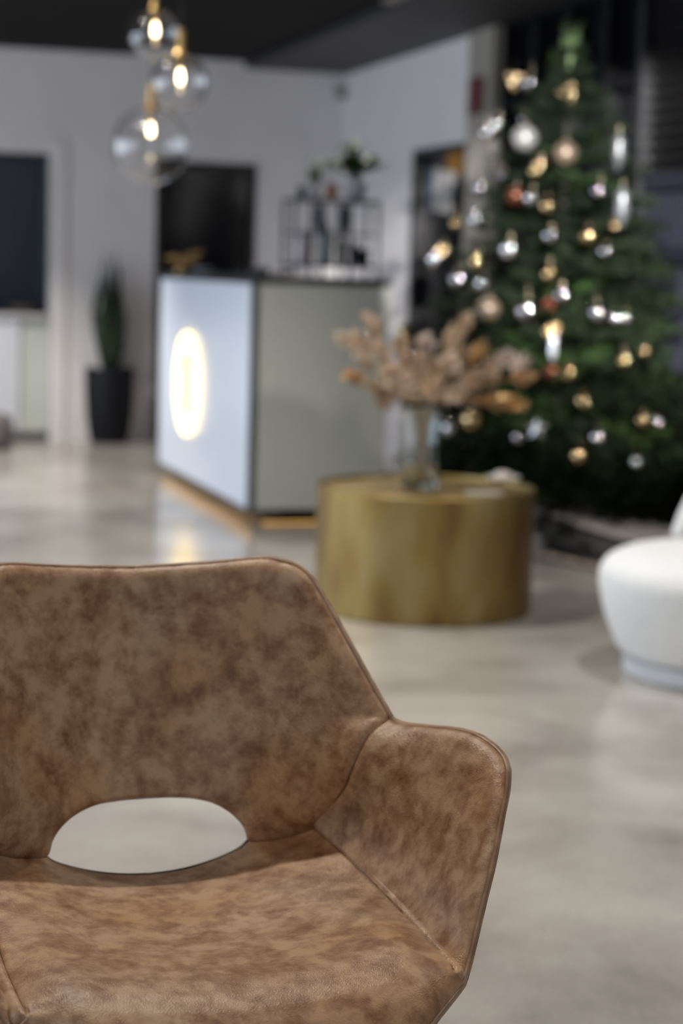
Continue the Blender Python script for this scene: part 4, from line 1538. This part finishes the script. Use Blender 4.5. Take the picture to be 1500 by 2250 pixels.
def sheet(name, G, inward, rims, seams, mat, r_rim=.011, r_seam=.005, front=.0075, back=.012, flip=False, pad=None, both=True, seam_gap=.0035, holes=()):
    """padded panel around the mid surface G. inward: reference vector/point towards which the front faces"""
    n = normals(G)
    ref = inward - G
    sgn = np.sign((n * ref).sum(2).mean())
    n = n * sgn
    # smooth normals
    for _ in range(6):
        m_ = n.copy()
        m_[1:-1] = (n[:-2] + n[2:] + 2 * n[1:-1]) / 4
        m_[:, 1:-1] = (m_[:, :-2] + m_[:, 2:] + 2 * m_[:, 1:-1]) / 4
        n = m_ / np.maximum(np.linalg.norm(m_, axis=2, keepdims=True), 1e-9)
    d = np.full(G.shape[:2], 9.)
    h = np.full(G.shape[:2], 1.0)
    for c_ in rims:
        dd = dist_to(G, c_)
        h = np.minimum(h, prof_h(dd, r_rim) / r_rim)
    for c_ in holes:
        dd = dist_to(G, c_)
        h = np.minimum(h, .35 + .65 * prof_h(dd, .005) / .005)
    hs = np.ones(G.shape[:2])
    for c_ in seams:
        dd = dist_to(G, c_)
        hs = np.minimum(hs, prof_h(dd, r_seam) / r_seam)
    Hf = front * h - seam_gap * (1 - hs)
    if pad is not None:
        Hf = Hf + pad
    A_ = G + n * Hf[..., None]
    nu, nv = G.shape[:2]
    V = [A_.reshape(-1, 3)]
    F = []
    for i in range(nu - 1):
        for j in range(nv - 1):
            q = (i * nv + j, (i + 1) * nv + j, (i + 1) * nv + j + 1, i * nv + j + 1)
            F.append(q)
    mb = MB()
    if both:
        B_ = G - n * (back * h)[..., None]
        V.append(B_.reshape(-1, 3))
        o_ = nu * nv
        for i in range(nu - 1):
            for j in range(nv - 1):
                F.append((o_ + i * nv + j, o_ + i * nv + j + 1, o_ + (i + 1) * nv + j + 1, o_ + (i + 1) * nv + j))
        per = [(i, 0) for i in range(nu)] + [(nu - 1, j) for j in range(1, nv)] + [(i, nv - 1) for i in range(nu - 2, -1, -1)] + [(0, j) for j in range(nv - 2, 0, -1)]
        for a, b in zip(per, per[1:] + per[:1]):
            ia, ib = a[0] * nv + a[1], b[0] * nv + b[1]
            F.append((ib, ia, o_ + ia, o_ + ib))
    mb.add(np.concatenate(V), F)
    me = mb.mesh(name, mat, True, 180)
    import bmesh
    bm = bmesh.new(); bm.from_mesh(me)
    bmesh.ops.remove_doubles(bm, verts=bm.verts[:], dist=.00015)
    bmesh.ops.recalc_face_normals(bm, faces=bm.faces[:]); bm.to_mesh(me); bm.free()
    me.polygons.foreach_set('use_smooth', [True] * len(me.polygons))
    try:
        me.set_sharp_from_angle(angle=math.radians(62))
    except Exception:
        pass
    o_ = bpy.data.objects.new(name, me)
    S.collection.objects.link(o_)
    o_.parent = chair
    return o_, A_, n


def mirror(P):
    P = np.array(P, float).copy()
    P[..., 0] *= -1
    return P


def local(name, mb, mat, ang=35):
    me = mb.mesh(name, mat, True, ang)
    o_ = bpy.data.objects.new(name, me)
    S.collection.objects.link(o_)
    o_.parent = chair
    return o_


cm = lambda P, n=8: catmull(P, n)
HT, HB, LS, SS, BE, AT, AF, SE, RL, FL = [cm(x) for x in (hole_top, hole_bot, low_seam, side_seam, back_edge, arm_top, arm_front, seat_seam, rim_low, front_low)]

# --- back panel, full width: bottom = mirrored seam + hole arc + seam
bot_half = np.vstack([HT, LS[1:]])
bottom = np.vstack([mirror(bot_half)[::-1][:-1], bot_half])
# split back edge: right side rises P0 -> corner, top runs corner -> corner
ic = int(np.argmin(np.linalg.norm(BE - np.array((.197, .525, .820)), axis=1)))
right = np.vstack([SS, BE[1:ic + 1]])
topr = BE[ic:]                        # corner -> centre
top = np.vstack([mirror(topr), topr[::-1][1:]])
G = coons(bottom, top, mirror(right), right, 0, 0, edge_params(150), edge_params(96), 4.5)
full_rim = np.vstack([BE])
rims = [BE, mirror(BE)]
seams = [np.vstack([LS, SS[1:]]), mirror(np.vstack([LS, SS[1:]]))]
# gentle recline curve of the panel, hollow in the middle
uu = np.abs(G[..., 0]) / .26
vv = np.linspace(0, 1, G.shape[1])[None, :]
push = .016 * np.sin(math.pi * edge_params(96))[None, :] * np.clip(1 - uu ** 2, 0, 1)
G[..., 1] += push
# soft wrinkles of the stretched hide
for (x0_, z0_, dx_, sx_, sz_, am) in ((-.105, .70, .42, .010, .075, .0022), (-.082, .67, .42, .013, .08, -.0018), (-.12, .765, .3, .012, .03, .0018), (.02, .782, .0, .05, .010, -.0012), (.045, .765, .0, .05, .008, .0012)):
    xx = G[..., 0] - x0_ + dx_ * (G[..., 2] - z0_)
    G[..., 1] += am * np.exp(-(xx / sx_) ** 2 - ((G[..., 2] - z0_) / sz_) ** 2)
hole_rims = [HT, mirror(HT)]
back, A_back, _ = sheet('backrest', G, np.array([0, -.3, .9]), rims, seams, LEATHER, r_rim=.020, r_seam=.012, front=.012, back=.012, seam_gap=.0085, holes=hole_rims)

# --- arms
for sx in (1, -1):
    f_ = (lambda P: P) if sx == 1 else mirror
    Gm = coons(f_(SE), f_(AT), f_(SS), f_(np.vstack([RL, AF[1:]])), 0, 0, edge_params(90), edge_params(90))
    tt = edge_params(90)
    bulge = .010 * np.sin(math.pi * tt)[:, None] * np.sin(math.pi * tt)[None, :]
    Gm[..., 0] += sx * bulge * .8
    arm, _, _ = sheet('armrest', Gm, np.array([0, .15, .75]), [f_(AT), f_(AF), f_(RL)], [f_(SS), f_(SE)], LEATHER, r_rim=.016, r_seam=.009, front=.009, back=.008, seam_gap=.0065)

# --- seat
rear_half = np.vstack([HB[::-1], LS[1:]])      # centre -> Q0
rear = np.vstack([mirror(rear_half)[::-1][:-1], rear_half])
front = np.vstack([mirror(FL), FL[::-1][1:]])
sr = np.vstack([SE, RL[1:]])
pu = edge_params(150); pvv = edge_params(110)
G = coons(rear, front, mirror(sr), sr, 0, 0, pu, pvv, 3.0)
u_ = np.abs(pu * 2 - 1)[:, None]
wgt = 1 - u_ ** 4
y_ = G[..., 1]
yc = np.broadcast_to(G[len(pu) // 2][None, :, 1], y_.shape)
ztar = np.interp(yc, [-.072, -.062, -.045, -.025, 0, .03, .08, .15, .22, .30, .38, .44], [.400, .420, .438, .450, .4575, .460, .457, .450, .446, .4465, .4455, .4445])
zc = np.broadcast_to(G[len(pu) // 2][None, :, 2], y_.shape)
blend = np.clip((.44 - yc) / .05, 0, 1)
dz = (ztar - zc) * wgt * blend
G[..., 2] += dz
hb = [HB, mirror(HB)]
seat, _, _ = sheet('seat', G, np.array([0, .15, 1.2]), [FL, mirror(FL)], [SE, mirror(SE), LS, mirror(LS)], LEATHER, r_rim=.010, r_seam=.006, front=.004, back=.008, seam_gap=.0035, holes=hb)

# --- outer shell skin under everything (fabric covered), piping and stitching
rim_r = np.vstack([BE[::-1], AT[1:], AF[::-1][1:], FL[1:]])       # top centre -> round the arm -> front centre
rim = np.vstack([rim_r, mirror(rim_r)[::-1][1:-1]])
rim = resample(np.vstack([rim, rim[:1]]), 700)[:-1]
outc = np.array([0, .25, .60])
# sits slightly outside the padded edge
nr = rim - outc
nr /= np.linalg.norm(nr, axis=1)[:, None]
local('piping', MB().tube(rim + nr * .0012, .0030, 10, closed=True), PIPING, 180)
for sx in (1, -1):
    f_ = (lambda P: P) if sx == 1 else mirror
    band = resample(f_(rim_r), 300)
    nb2 = band - outc
    nb2 /= np.linalg.norm(nb2, axis=1)[:, None]
    off = np.array([0, .0065, -.002])
    local('edge_band', MB().tube(band + nb2 * .0005 + off + np.array([sx * .003, 0, 0]), .0052, 10), LEATHER, 180)
    sp1 = resample(f_(np.vstack([LS, SS[1:]])), 160)
    local('seam_piping', MB().tube(sp1 + np.array([-sx * .0015, -.0025, .0012]), .0020, 8), PIPING, 180)


def stitches(name, curve, offs, spacing=.0052, L=.0036, r=.00062):
    C_ = np.asarray(curve)
    dd = np.r_[0, np.cumsum(np.linalg.norm(np.diff(C_, axis=0), axis=1))]
    mb = MB()
    n = int(dd[-1] / spacing)
    for i in range(n):
        s0, s1_ = i * spacing, i * spacing + L
        a = np.array([np.interp(s0, dd, C_[:, k]) for k in range(3)]) + offs
        b = np.array([np.interp(s1_, dd, C_[:, k]) for k in range(3)]) + offs
        mb.tube([a, (a + b) / 2 + np.array([0, 0, .0003]), b], r, 5)
    o_ = local(name, mb, THREAD, 180)
    return o_


for sx in (1, -1):
    f_ = (lambda P: P) if sx == 1 else mirror
    stitches('stitching', f_(SE), np.array([-sx * .0030, 0, .0034]))
    local('seam_welt', MB().tube(resample(f_(SE), 120)[:116] + np.array([-sx * .0015, 0, .0022]), .0011, 8), PIPING, 180)
hol = np.vstack([mirror(HT)[::-1][:-1], HT])
stitches('stitching', resample(hol, 300), np.array([0, -.0085, .0045]))
ring_ = np.vstack([hol, np.vstack([HB, mirror(HB)[::-1][1:]])[1:-1]])
local('hole_lining', MB().tube(resample(np.vstack([ring_, ring_[:1]]), 200)[:-1] + np.array([0, .006, 0]), .0030, 8, closed=True), pmat('dark_lining', (.05, .03, .02), .6), 180)

# legs and frame below the seat (out of the picture, they carry the chair)
fr = MB()
fr.tube([(-.16, .02, .405), (-.16, .38, .415), (.16, .38, .415), (.16, .02, .405)], .011, 8, closed=True)
local('seat_frame', fr, BLACKMETAL)
for lx, ly in ((-.16, .02), (.16, .02), (-.16, .38), (.16, .38)):
    ex, ey = (1.42 * lx, -.045) if ly < .2 else (1.42 * lx, .45)
    zt_ = .405 if ly < .2 else .415
    local('leg', MB().tube([(lx, ly, zt_), (ex, ey, .001)], [.014, .009], 12), BLACKMETAL)
